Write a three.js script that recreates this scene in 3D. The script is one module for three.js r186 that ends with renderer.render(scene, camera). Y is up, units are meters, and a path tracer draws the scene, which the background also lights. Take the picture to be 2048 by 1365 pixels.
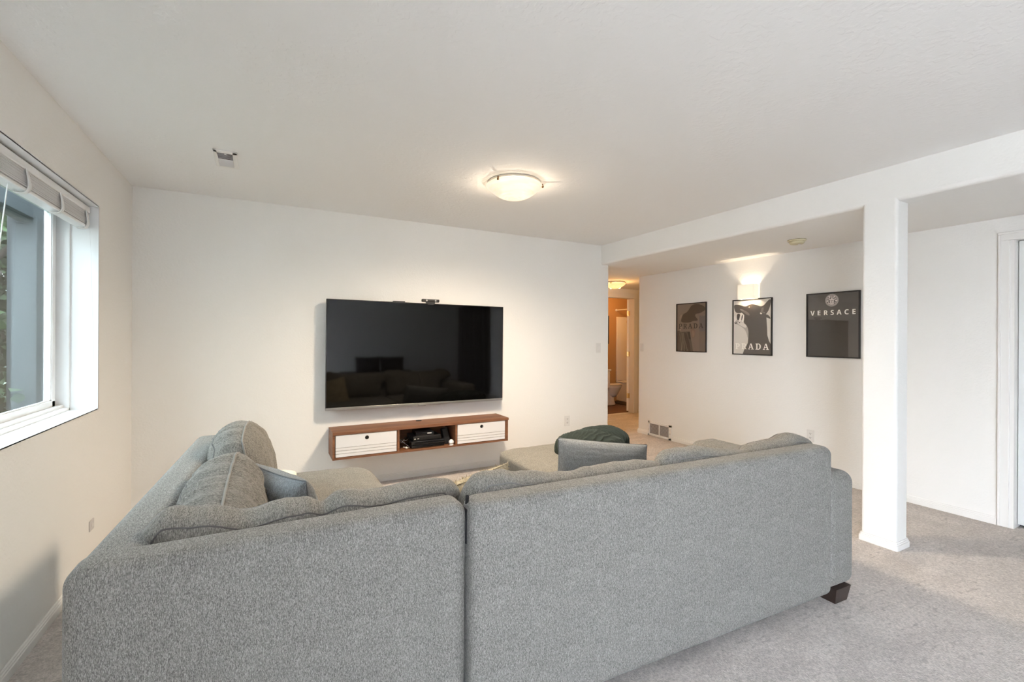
import * as THREE from 'three';
import { mergeGeometries } from 'three/addons/utils/BufferGeometryUtils.js';
import { RoundedBoxGeometry } from 'three/addons/geometries/RoundedBoxGeometry.js';
import { ImprovedNoise } from 'three/addons/math/ImprovedNoise.js';
import { RectAreaLightUniformsLib } from 'three/addons/lights/RectAreaLightUniformsLib.js';

/* ------------------------------------------------------------ camera, sky, light, exposure */
RectAreaLightUniformsLib.init();
const scene = new THREE.Scene();
const W = 2048, H = 1365, FOCAL = 907.08;
const camera = new THREE.PerspectiveCamera(2 * Math.atan(H / 2 / FOCAL) * 180 / Math.PI, W / H, 0.05, 200);
camera.rotation.order = 'YXZ';
camera.rotation.set(0, -28.162 * Math.PI / 180, 0.278 * Math.PI / 180);
camera.position.set(0, 1.33, 0);
camera.setViewOffset(W, H, 0, 5.5, W, H);          // the photograph's lens is shifted a little
scene.add(camera);

const EXPOSURE = 1.38, SKY = 31.5, LAMP = 15.5, SCONCE = 0.45, HALL_LAMP = 1.6, BATH_LAMP = 2.0;
const WARM = new THREE.Color().setRGB(1, 0.82, 0.60), WARMER = new THREE.Color().setRGB(1, 0.53, 0.19);
const renderer = new THREE.WebGLRenderer({ antialias: true });
renderer.toneMapping = THREE.LinearToneMapping;
renderer.toneMappingExposure = EXPOSURE;
renderer.shadowMap.enabled = true;

{ // overcast sky, a little brighter and whiter overhead than at the horizon
  const w = 64, h = 32, d = new Float32Array(w * h * 4);
  for (let y = 0; y < h; y++) {
    const e = Math.sin((y + 0.5 - h / 2) / h * Math.PI);        // -1 down, +1 up
    const k = Math.max(0, e), g = e < 0 ? 0.35 : 0.8 + 0.3 * k;
    for (let x = 0; x < w; x++) d.set([0.88 * g, 0.955 * g, 1.10 * g, 1], (y * w + x) * 4);
  }
  const t = new THREE.DataTexture(d, w, h, THREE.RGBAFormat, THREE.FloatType);
  t.mapping = THREE.EquirectangularReflectionMapping;
  t.magFilter = THREE.LinearFilter; t.minFilter = THREE.LinearFilter; t.needsUpdate = true;
  scene.background = t;
  scene.backgroundIntensity = SKY;
}

/* ------------------------------------------------------------ helpers */
const PI = Math.PI, D = PI / 180;
const noise3 = new ImprovedNoise();
const nz = (x, y, z = 0) => noise3.noise(x, y, z);
const fbm = (x, y, z = 0) => nz(x, y, z) + 0.5 * nz(2.03 * x, 2.03 * y, z + 7) + 0.25 * nz(4.1 * x, 4.1 * y, z + 13);
const lerp = (a, b, t) => a + (b - a) * t, clamp = (x, a = 0, b = 1) => Math.min(b, Math.max(a, x));
const sstep = (a, b, x) => { const t = clamp((x - a) / (b - a)); return t * t * (3 - 2 * t); };
function rng(seed) { let a = seed >>> 0; return () => { a = (a + 0x6D2B79F5) | 0; let t = Math.imul(a ^ (a >>> 15), 1 | a); t = (t + Math.imul(t ^ (t >>> 7), 61 | t)) ^ t; return ((t ^ (t >>> 14)) >>> 0) / 4294967296; }; }

const usedNames = new Map();
function numbered(name) { const k = usedNames.get(name) ?? 0; usedNames.set(name, k + 1); return k ? `${name}_${String(k).padStart(3, '0')}` : name; }
function shade(m) { m.castShadow = true; m.receiveShadow = true; return m; }
function tag(o, label, category, group) { o.userData.label = label; o.userData.category = category; if (group) o.userData.group = group; return o; }
function thing(name, label, category, pos = [0, 0, 0], turn = 0, group) {
  const o = new THREE.Group(); o.name = numbered(name); o.position.set(...pos); o.rotation.y = turn; scene.add(o);
  return tag(o, label, category, group);
}
function part(name, geo, mat, parent, label) {
  const m = shade(new THREE.Mesh(Array.isArray(geo) ? join(geo) : geo, mat)); m.name = name; parent.add(m);
  if (label) m.userData.label = label;
  return m;
}
function struct(name, geo, mat, parent = scene) {
  const m = shade(new THREE.Mesh(Array.isArray(geo) ? join(geo) : geo, mat)); m.name = name; m.userData.kind = 'structure'; parent.add(m); return m;
}
function join(list) { return mergeGeometries(list.map((g) => { const q = g.index ? g.toNonIndexed() : g; for (const k of Object.keys(q.attributes)) if (!['position', 'normal', 'uv'].includes(k)) q.deleteAttribute(k); return q; }), false); }
// uv in metres, looked up across the axis each face mostly points along; vertical = true keeps the texture's v upright
function metric(g) {
  const q = g.index ? g.toNonIndexed() : g, p = q.attributes.position, n = q.attributes.normal, uv = new Float32Array(p.count * 2);
  for (let i = 0; i < p.count; i += 3) {
    let ax = 0, ay = 0, az = 0;
    for (let k = 0; k < 3; k++) { ax += n.getX(i + k); ay += n.getY(i + k); az += n.getZ(i + k); }
    ax = Math.abs(ax); ay = Math.abs(ay); az = Math.abs(az);
    for (let k = 0; k < 3; k++) {
      const x = p.getX(i + k), y = p.getY(i + k), z = p.getZ(i + k), j = (i + k) * 2;
      if (ax >= ay && ax >= az) { uv[j] = z; uv[j + 1] = y; } else if (ay >= az) { uv[j] = x; uv[j + 1] = z; } else { uv[j] = x; uv[j + 1] = y; }
    }
  }
  q.setAttribute('uv', new THREE.BufferAttribute(uv, 2)); return q;
}
// box given by its two corners
function box(x0, x1, y0, y1, z0, z1) { const g = new THREE.BoxGeometry(x1 - x0, y1 - y0, z1 - z0); g.translate((x0 + x1) / 2, (y0 + y1) / 2, (z0 + z1) / 2); return metric(g); }
function rbox(x0, x1, y0, y1, z0, z1, r = 0.004, seg = 3) { const g = new RoundedBoxGeometry(x1 - x0, y1 - y0, z1 - z0, seg, r); g.translate((x0 + x1) / 2, (y0 + y1) / 2, (z0 + z1) / 2); return metric(g); }
function cyl(r0, r1, h, seg = 24) { return new THREE.CylinderGeometry(r0, r1, h, seg); }
function tube(pts, r, seg = 64, rad = 8, closed = false) { return new THREE.TubeGeometry(new THREE.CatmullRomCurve3(pts.map((p) => new THREE.Vector3(...p)), closed), seg, r, rad, closed); }
function place(g, pos, rot = [0, 0, 0]) { const m = new THREE.Matrix4().makeRotationFromEuler(new THREE.Euler(...rot)); m.setPosition(...pos); return g.clone().applyMatrix4(m); }
// plan outline [x, z] with a rounding radius per corner, extruded from y0 to y1
function plan(pts, y0, y1) {
  const s = new THREE.Shape(), n = pts.length;
  pts.forEach(([x, z, r = 0], i) => {
    const a = pts[(i + n - 1) % n], b = pts[(i + 1) % n];
    const da = Math.hypot(a[0] - x, a[1] - z), db = Math.hypot(b[0] - x, b[1] - z);
    const p = [x + (a[0] - x) / da * r, z + (a[1] - z) / da * r], q = [x + (b[0] - x) / db * r, z + (b[1] - z) / db * r];
    if (i) s.lineTo(p[0], -p[1]); else s.moveTo(p[0], -p[1]);
    if (r) s.quadraticCurveTo(x, -z, q[0], -q[1]);
  });
  const g = new THREE.ExtrudeGeometry(s, { depth: y1 - y0, bevelEnabled: false, curveSegments: 8 });
  g.rotateX(-PI / 2); g.translate(0, y0, 0); return metric(g);
}
// profile [a, y] swept in a straight line; along 'x' (a is z) or 'z' (a is x)
function run(profile, along, from, to) {
  const s = new THREE.Shape(profile.map(([a, y]) => new THREE.Vector2(a, y)));
  const g = new THREE.ExtrudeGeometry(s, { depth: Math.abs(to - from), bevelEnabled: false, curveSegments: 6 });
  if (along === 'z') g.translate(0, 0, Math.min(from, to)); else { g.applyMatrix4(new THREE.Matrix4().makeBasis(new THREE.Vector3(0, 0, -1), new THREE.Vector3(0, 1, 0), new THREE.Vector3(1, 0, 0))); g.translate(Math.min(from, to), 0, 0); }
  return metric(g);
}
// wall slab with openings, lying across x: inner face at x, going to x - t
function slabX(x, t, z0, z1, y0, y1, holes = []) {
  const s = new THREE.Shape([[z0, y0], [z1, y0], [z1, y1], [z0, y1]].map((p) => new THREE.Vector2(...p)));
  for (const [a, b, c, d] of holes) s.holes.push(new THREE.Path([[a, c], [a, d], [b, d], [b, c]].map((p) => new THREE.Vector2(...p))));
  const g = new THREE.ExtrudeGeometry(s, { depth: t, bevelEnabled: false });
  g.applyMatrix4(new THREE.Matrix4().makeBasis(new THREE.Vector3(0, 0, 1), new THREE.Vector3(0, 1, 0), new THREE.Vector3(-1, 0, 0))); g.translate(x, 0, 0); return metric(g);
}
function slabZ(z, t, x0, x1, y0, y1, holes = []) { // front face at z, going to z - t
  const s = new THREE.Shape([[x0, y0], [x1, y0], [x1, y1], [x0, y1]].map((p) => new THREE.Vector2(...p)));
  for (const [a, b, c, d] of holes) s.holes.push(new THREE.Path([[a, c], [a, d], [b, d], [b, c]].map((p) => new THREE.Vector2(...p))));
  const g = new THREE.ExtrudeGeometry(s, { depth: t, bevelEnabled: false }); g.translate(0, 0, z - t); return metric(g);
}

/* ------------------------------------------------------------ textures */
function tex(w, h, fn, srgb = false, size = 1) {
  const d = new Uint8Array(w * h * 4);
  for (let y = 0; y < h; y++) for (let x = 0; x < w; x++) { const c = fn(x, y), i = (y * w + x) * 4; if (typeof c === 'number') { d[i] = d[i + 1] = d[i + 2] = clamp(c) * 255; } else { d[i] = clamp(c[0]) * 255; d[i + 1] = clamp(c[1]) * 255; d[i + 2] = clamp(c[2]) * 255; } d[i + 3] = 255; }
  const t = new THREE.DataTexture(d, w, h, THREE.RGBAFormat); t.wrapS = t.wrapT = THREE.RepeatWrapping; t.magFilter = THREE.LinearFilter; t.minFilter = THREE.LinearMipmapLinearFilter; t.generateMipmaps = true;
  if (srgb) t.colorSpace = THREE.SRGBColorSpace; t.repeat.set(1 / size, 1 / size); t.needsUpdate = true; return t;
}
// tileable value-noise field, px cells of cx by cy
function field(w, h, cx, cy, seed) {
  const gw = Math.max(1, Math.round(w / cx)), gh = Math.max(1, Math.round(h / cy)), r = rng(seed), g = Float32Array.from({ length: gw * gh }, () => r());
  return (x, y) => { const u = x / w * gw, v = y / h * gh, i = Math.floor(u), j = Math.floor(v), a = u - i, b = v - j, s = a * a * (3 - 2 * a), q = b * b * (3 - 2 * b), G = (m, n) => g[((n % gh) + gh) % gh * gw + ((m % gw) + gw) % gw]; return lerp(lerp(G(i, j), G(i + 1, j), s), lerp(G(i, j + 1), G(i + 1, j + 1), s), q); };
}
const wallBump = (() => { const a = field(1024, 1024, 9, 9, 1), b = field(1024, 1024, 4, 4, 2), c = field(1024, 1024, 26, 26, 3); return tex(1024, 1024, (x, y) => 0.5 * sstep(0.35, 0.75, a(x, y)) + 0.2 * b(x, y) + 0.3 * c(x, y), false, 1.1); })();
const ceilBump = (() => { const a = field(1024, 1024, 12, 12, 4), b = field(1024, 1024, 4, 4, 5), c = field(1024, 1024, 30, 24, 6); return tex(1024, 1024, (x, y) => 0.6 * sstep(0.4, 0.62, a(x, y)) * sstep(0.2, 0.6, c(x, y)) + 0.25 * b(x, y), false, 1.3); })();
// heathered upholstery: short upright threads, light and dark
function heather(seed, dark, light, size) {
  const n = 1024, a = field(n, n, 3, 11, seed), b = field(n, n, 2.4, 3, seed + 1), c = field(n, n, 90, 90, seed + 2), d = field(n, n, 5, 20, seed + 3);
  return tex(n, n, (x, y) => { const v = clamp(0.5 + 1.0 * (a(x, y) - 0.5) + 0.75 * (b(x, y) - 0.5) + 0.55 * (d(x, y) - 0.5) + 0.05 * (c(x, y) - 0.5)); return [0, 1, 2].map((k) => lerp(dark[k], light[k], v)); }, true, size);
}
const sofaTex = heather(11, [0.345, 0.339, 0.326], [0.615, 0.606, 0.586], 0.27);
const sofaBump = (() => { const n = 512, a = field(n, n, 2, 6, 21), b = field(n, n, 2, 2, 22); return tex(n, n, (x, y) => 0.6 * a(x, y) + 0.4 * b(x, y), false, 0.45); })();
const pillowTex = heather(31, [0.38, 0.39, 0.397], [0.58, 0.595, 0.605], 0.26);
const carpetTex = (() => {
  const n = 2048, a = field(n, n, 2, 2, 41), b = field(n, n, 6, 4, 42), c = field(n, n, 60, 34, 43), d = field(n, n, 300, 220, 44), e = field(n, n, 14, 5, 45);
  return tex(n, n, (x, y) => { const v = 0.86 + 0.16 * (a(x, y) - 0.5) + 0.07 * (b(x, y) - 0.5) + 0.08 * (c(x, y) - 0.5) + 0.05 * (d(x, y) - 0.5) - 0.1 * sstep(0.72, 0.95, e(x, y)) * sstep(0.45, 0.7, c(x, y)); return [0.90 * v, 0.865 * v, 0.84 * v]; }, true, 5.0);
})();
const carpetBump = (() => { const n = 1024, a = field(n, n, 4, 4, 51), b = field(n, n, 2, 2, 52), c = field(n, n, 40, 24, 53); return tex(n, n, (x, y) => 0.5 * a(x, y) + 0.3 * b(x, y) + 0.2 * c(x, y), false, 0.9); })();
function woodTex(seed, dark, light, w = 1024, h = 512, size = 1) {
  const a = field(w, h, 240, 9, seed), b = field(w, h, 90, 3, seed + 1), c = field(w, h, 500, 40, seed + 2);
  const t = tex(w, h, (x, y) => { const v = clamp(0.15 + 0.45 * a(x, y) + 0.25 * b(x, y) + 0.3 * (c(x, y) - 0.3)); return [0, 1, 2].map((k) => lerp(dark[k], light[k], v)); }, true, size);
  t.repeat.set(1 / size, 2 / size); return t;
}
const walnutTex = woodTex(61, [0.35, 0.22, 0.145], [0.60, 0.415, 0.285], 1024, 512, 1.0);

/* ------------------------------------------------------------ materials */
const std = (o) => new THREE.MeshStandardMaterial(o), phy = (o) => new THREE.MeshPhysicalMaterial(o);
const rgb = (r, g, b) => new THREE.Color().setRGB(r, g, b);
const M = {
  wall: std({ color: rgb(0.86, 0.848, 0.822), roughness: 0.85, bumpMap: wallBump, bumpScale: 0.0006 }),
  ceiling: std({ color: rgb(0.88, 0.877, 0.87), roughness: 0.9, bumpMap: ceilBump, bumpScale: 0.0007 }),
  trim: std({ color: rgb(0.84, 0.825, 0.80), roughness: 0.42 }),
  vinyl: std({ color: rgb(0.86, 0.87, 0.88), roughness: 0.32 }),
  door: std({ color: rgb(0.80, 0.80, 0.77), roughness: 0.45 }),
  carpet: std({ map: carpetTex, roughness: 1, bumpMap: carpetBump, bumpScale: 0.003 }),
  sofa: phy({ map: sofaTex, roughness: 0.95, bumpMap: sofaBump, bumpScale: 0.0012, sheen: 0.25, sheenRoughness: 0.6, sheenColor: rgb(0.7, 0.7, 0.7) }),
  cushion: phy({ map: sofaTex, color: rgb(1.0, 0.975, 0.93), roughness: 0.95, bumpMap: sofaBump, bumpScale: 0.0012, sheen: 0.25, sheenRoughness: 0.6, sheenColor: rgb(0.7, 0.7, 0.7) }),  // sofa fabric tinted warmer: the warm lamp light is put into the colour
  piping: std({ color: rgb(0.19, 0.185, 0.175), roughness: 0.95 }),
  pipingLight: std({ color: rgb(0.27, 0.26, 0.24), roughness: 0.95 }),
  seam: std({ color: rgb(0.11, 0.105, 0.10), roughness: 1 }),
  pillow: phy({ map: pillowTex, roughness: 0.95, bumpMap: sofaBump, bumpScale: 0.001, sheen: 0.2, sheenRoughness: 0.6 }),
  black: std({ color: rgb(0.012, 0.012, 0.013), roughness: 0.4 }),
  blackGloss: phy({ color: rgb(0.006, 0.006, 0.008), roughness: 0.12, clearcoat: 0.6, clearcoatRoughness: 0.05 }),
  blackMatte: std({ color: rgb(0.012, 0.012, 0.013), roughness: 0.85 }),
  darkWood: std({ color: rgb(0.028, 0.016, 0.012), roughness: 0.35 }),
  screen: phy({ color: rgb(0.002, 0.002, 0.0022), roughness: 0.045, ior: 1.45 }),
  silver: std({ color: rgb(0.42, 0.41, 0.40), roughness: 0.32, metalness: 0.85 }),
  walnut: std({ map: walnutTex, roughness: 0.5 }),
  drawer: std({ color: rgb(0.74, 0.735, 0.745), roughness: 0.5 }),
  brass: std({ color: rgb(0.75, 0.52, 0.2), roughness: 0.28, metalness: 1 }),
  bronze: std({ color: rgb(0.16, 0.085, 0.035), roughness: 0.4, metalness: 0.8 }),
  plate: std({ color: rgb(0.76, 0.745, 0.72), roughness: 0.4 }),
  slot: std({ color: rgb(0.10, 0.09, 0.085), roughness: 0.7 }),
  tinted: phy({ color: rgb(0.62, 0.66, 0.645), roughness: 0, transmission: 1, thickness: 0, ior: 1.5 }),
  glass: phy({ color: rgb(0.97, 0.985, 0.98), roughness: 0, transmission: 1, thickness: 0, ior: 1.5 }),
  pictureGlass: phy({ color: rgb(1, 1, 1), roughness: 0.02, transmission: 1, thickness: 0, ior: 1.42 }),
  porcelain: phy({ color: rgb(0.80, 0.78, 0.73), roughness: 0.15, clearcoat: 0.5, clearcoatRoughness: 0.05 }),
  bathWall: std({ color: rgb(0.42, 0.255, 0.115), roughness: 0.8, bumpMap: wallBump, bumpScale: 0.001 }),
  louver: std({ color: rgb(0.62, 0.60, 0.60), roughness: 0.5 }),
  smoke: std({ color: rgb(0.60, 0.54, 0.36), roughness: 0.5 }),
  siding: std({ color: rgb(0.014, 0.019, 0.024), roughness: 0.7 }),
  cream: std({ color: rgb(0.78, 0.73, 0.60), roughness: 1 }),
};

/* ------------------------------------------------------------ the room shell */
const XL = -0.893, XR = 4.64, ZB = -4.27, ZF = 3.2, HC = 2.44, HS = 2.212, XB = 3.488;
const WIN = [-3.513, -1.75, 0.902, 2.094], PATIO = [0.95, 3.0, 0.0, 2.06], CLOSET = [-1.15, -0.36, 0.0, 2.045];
const BATHDOOR = [4.98, 5.752, 0, 2.055];
struct('floor', box(-0.95, 7.3, -0.12, 0, -6.152, ZF + 0.1), M.carpet);
struct('ceiling', box(XL - 0.16, XB + 0.06, HC, HC + 0.14, ZB - 0.12, ZF + 0.12), M.ceiling);
{ // lowered ceiling over the passage: its rounded edge is the beam
  const r = 0.026, prof = [[XB, HC + 0.1], [XB, HS + r]];
  for (let i = 1; i <= 6; i++) { const a = i / 6 * PI / 2; prof.push([XB + r - r * Math.cos(a), HS + r - r * Math.sin(a)]); }
  prof.push([XR + 0.12, HS], [XR + 0.12, HC + 0.1]);
  struct('ceiling_lowered', run(prof, 'z', ZB, ZF + 0.12), M.wall);
  struct('ceiling_hall', box(XB, 7.3, HS, HC + 0.1, -6.25, ZB), M.wall);
}
struct('wall_left', slabX(XL, 0.17, ZB - 0.12, ZF + 0.12, -0.12, HC + 0.05, [WIN, [PATIO[0], PATIO[1], 0, PATIO[3]]]), M.wall);
struct('wall_back', plan([[XL - 0.17, ZB], [3.606, ZB, 0.018], [3.606, ZB - 0.12], [XL - 0.17, ZB - 0.12]], -0.1, HC + 0.05), M.wall);
struct('wall_front', box(XL - 0.17, XR + 0.12, -0.1, HC + 0.1, ZF, ZF + 0.12), M.wall);
{ // wall with the posters: ends in a rounded corner where the hall turns
  const t = 0.12;
  const pieces = [
    plan([[XR, -4.846, 0.018], [XR, CLOSET[0]], [XR + t, CLOSET[0]], [XR + t, -4.73], [7.3, -4.73], [7.3, -4.846]], -0.1, HS + 0.06),
    box(XR, XR + t, CLOSET[3], HS + 0.06, CLOSET[0], CLOSET[1]),
    box(XR, XR + t, -0.1, HS + 0.06, CLOSET[1], ZF + 0.05),
  ];
  struct('wall_right', pieces, M.wall);
}
struct('wall_hall_left', box(3.486, 3.606, -0.1, HS + 0.05, -6.25, ZB - 0.12), M.wall);
struct('wall_hall_back', slabZ(-6.13, 0.12, 3.5, 7.3, -0.1, HS + 0.05, [BATHDOOR]), M.wall);
struct('wall_hall_end', box(7.2, 7.3, -0.1, HS + 0.05, -6.13, -4.73), M.wall);
{ // pillar under the beam, rounded corners
  const x0 = XB, x1 = 3.638, z0 = -1.568, z1 = -1.374;
  struct('pillar', plan([[x0, z0, 0.02], [x0, z1, 0.02], [x1, z1, 0.02], [x1, z0, 0.02]].reverse(), -0.05, HS + 0.02), M.wall);
  const o = 0.012, ring = (a, y0, y1) => plan([[x0 - a, z0 - a, 0.016], [x0 - a, z1 + a, 0.016], [x1 + a, z1 + a, 0.016], [x1 + a, z0 - a, 0.016]].reverse(), y0, y1);
  struct('baseboard_pillar', [ring(o, 0, 0.034), ring(o * 0.72, 0.034, 0.044), ring(o * 0.42, 0.044, 0.054)], M.trim);
}
// stepped baseboards
const bb = (s) => [[0, 0], [0.013 * s, 0], [0.013 * s, 0.033], [0.010 * s, 0.037], [0.010 * s, 0.043], [0.006 * s, 0.047], [0.006 * s, 0.053], [0.002 * s, 0.058], [0, 0.058]];
const bbz = (x, s, z0, z1) => { const g = run(s > 0 ? bb(1) : bb(-1).reverse(), 'z', z0, z1); g.translate(x, 0, 0); return g; };
const bbx = (z, s, x0, x1) => { const g = run(s > 0 ? bb(-1).reverse() : bb(1), 'x', x0, x1); g.translate(0, 0, z); return g; };
struct('baseboard_left', [bbz(XL, 1, ZB, PATIO[0] - 0.06), bbz(XL, 1, PATIO[1] + 0.06, ZF)], M.trim);
struct('baseboard_back', bbx(ZB, 1, XL, 3.606), M.trim);
struct('baseboard_right', [bbz(XR, -1, -4.85, -4.646), bbz(XR, -1, -4.23, -1.233), bbz(XR, -1, -0.3, ZF)], M.trim);
struct('baseboard_front', bbx(ZF, -1, XL, XR), M.trim);
struct('baseboard_hall', [bbz(3.606, 1, -6.13, ZB), bbx(-4.846, -1, XR, 7.2), bbx(-6.13, 1, 5.85, 7.2)], M.trim);

/* window in the left wall: drywall return with a thin white bead, vinyl frame, sliding sash */
{
  const [z0, z1, y0, y1] = WIN, xf = -1.012, fr = (a, b, c, d, e, f) => rbox(a, b, c, d, e, f, 0.003, 2);
  const w = struct('window_1', [ // outer frame: lip and track
    fr(xf - 0.10, xf, y0, y0 + 0.018, z0, z1), fr(xf - 0.10, xf, y1 - 0.03, y1, z0, z1), fr(xf - 0.10, xf, y0, y1, z0, z0 + 0.018), fr(xf - 0.10, xf, y0, y1, z1 - 0.02, z1),
    fr(xf - 0.10, xf - 0.024, y0, y0 + 0.034, z0, z1), fr(xf - 0.10, xf - 0.062, y0, y1, z0, z0 + 0.045), fr(xf - 0.10, xf - 0.062, y1 - 0.05, y1, z0, z1),
  ], M.vinyl);
  const t = 0.006, b = 0.004;
  struct('window_return', [ // white painted return and the bead round its edge
    box(xf - 0.02, XL + 0.004, y0 - 0.003, y0 + 0.002, z0, z1), box(xf - 0.02, XL + 0.004, y1 - 0.002, y1 + 0.003, z0, z1), box(xf - 0.02, XL + 0.004, y0, y1, z0 - 0.003, z0 + 0.002), box(xf - 0.02, XL + 0.004, y0, y1, z1 - 0.002, z1 + 0.003),
    box(XL - b, XL + b, y0 - t, y0 + t / 2, z0 - t, z1 + t), box(XL - b, XL + b, y1 - t / 2, y1 + t, z0 - t, z1 + t), box(XL - b, XL + b, y0, y1, z0 - t, z0 + t / 2), box(XL - b, XL + b, y0, y1, z1 - t / 2, z1 + t),
  ], M.vinyl, w);
  const zm = (z0 + z1) / 2;
  for (const [a, c, x] of [[z0 + 0.045, zm + 0.03, -1.062], [zm - 0.03, z1 - 0.02, -1.09]]) {
    const s = struct('window_sash', [fr(x - 0.025, x, y0 + 0.03, y0 + 0.068, a, c), fr(x - 0.025, x, y1 - 0.08, y1 - 0.03, a, c), fr(x - 0.025, x, y0 + 0.03, y1 - 0.03, a, a + 0.04), fr(x - 0.025, x, y0 + 0.03, y1 - 0.03, c - 0.04, c),
      box(x - 0.016, x - 0.006, y0 + 0.064, y0 + 0.074, a + 0.03, c - 0.03), box(x - 0.016, x - 0.006, y0 + 0.06, y1 - 0.07, a + 0.036, a + 0.046)], M.vinyl, w);
    struct('window_pane', box(x - 0.014, x - 0.010, y0 + 0.06, y1 - 0.07, a + 0.03, c - 0.03), M.tinted, s);
  }
}
/* patio door beside the camera (outside the picture): lets in most of the daylight */
{
  const [z0, z1, , y1] = PATIO, x = XL - 0.12, zm = (z0 + z1) / 2;
  const d = struct('door_2', [box(x - 0.05, x + 0.06, 0, 0.03, z0, z1), box(x - 0.05, x + 0.06, y1 - 0.04, y1, z0, z1), box(x - 0.05, x + 0.06, 0, y1, z0, z0 + 0.04), box(x - 0.05, x + 0.06, 0, y1, z1 - 0.04, z1)], M.vinyl);
  for (const [a, c, o] of [[z0 + 0.04, zm + 0.03, 0.02], [zm - 0.03, z1 - 0.04, -0.02]]) {
    const s = struct('door_sash', [box(x + o - 0.015, x + o + 0.015, 0.03, 0.10, a, c), box(x + o - 0.015, x + o + 0.015, y1 - 0.1, y1 - 0.04, a, c), box(x + o - 0.015, x + o + 0.015, 0.03, y1 - 0.04, a, a + 0.06), box(x + o - 0.015, x + o + 0.015, 0.03, y1 - 0.04, c - 0.06, c)], M.vinyl, d);
    struct('door_pane', box(x + o - 0.003, x + o + 0.003, 0.1, y1 - 0.1, a + 0.06, c - 0.06), M.glass, s);
  }
}
/* closet door in the right wall: casing, jamb, leaf standing a little above the carpet */
{
  const [z0, z1, , y1] = CLOSET, c = 0.06;
  const casing = (z) => [rbox(XR - 0.014, XR + 0.002, 0, y1, z, z + c, 0.004, 2), rbox(XR - 0.018, XR, 0, y1 + c - 0.018, z < z0 ? z : z + c - 0.016, z < z0 ? z + 0.016 : z + c, 0.004, 2)];
  struct('trim_1', [...casing(z0 - c - 0.02), ...casing(z1 + 0.02), rbox(XR - 0.0145, XR + 0.002, y1, y1 + c, z0 - c - 0.02, z1 + c + 0.02, 0.004, 2), rbox(XR - 0.018, XR, y1 + c - 0.016, y1 + c, z0 - c - 0.02, z1 + c + 0.02, 0.004, 2),
    box(XR - 0.006, XR + 0.12, 0, y1, z0 - 0.02, z0 + 0.002), box(XR - 0.006, XR + 0.12, 0, y1, z1 - 0.002, z1 + 0.02), box(XR - 0.006, XR + 0.12, y1 - 0.002, y1 + 0.02, z0 - 0.02, z1 + 0.02)], M.trim);
  const d = struct('door_1', rbox(XR + 0.062, XR + 0.098, 0.022, y1 - 0.006, z0 + 0.005, z1 - 0.005, 0.003, 2), M.door);
  for (const [a, b] of [[0.22, 0.95], [1.12, 1.9]]) for (const [p, q] of [[z0 + 0.12, z0 + 0.35], [z0 + 0.44, z0 + 0.67]])
    struct('door_panel', rbox(XR + 0.056, XR + 0.066, a, b, p, q, 0.004, 2), M.door, d);
  struct('door_handle', [place(cyl(0.026, 0.026, 0.012), [XR + 0.056, 0.95, z1 - 0.07], [0, 0, PI / 2]), place(new THREE.SphereGeometry(0.028, 20, 14), [XR + 0.02, 0.95, z1 - 0.07])], M.brass, d);
  struct('wall_closet', box(XR + 0.12, XR + 0.16, -0.02, HS, z0 - 0.1, z1 + 0.1), M.blackMatte);
}
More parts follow.
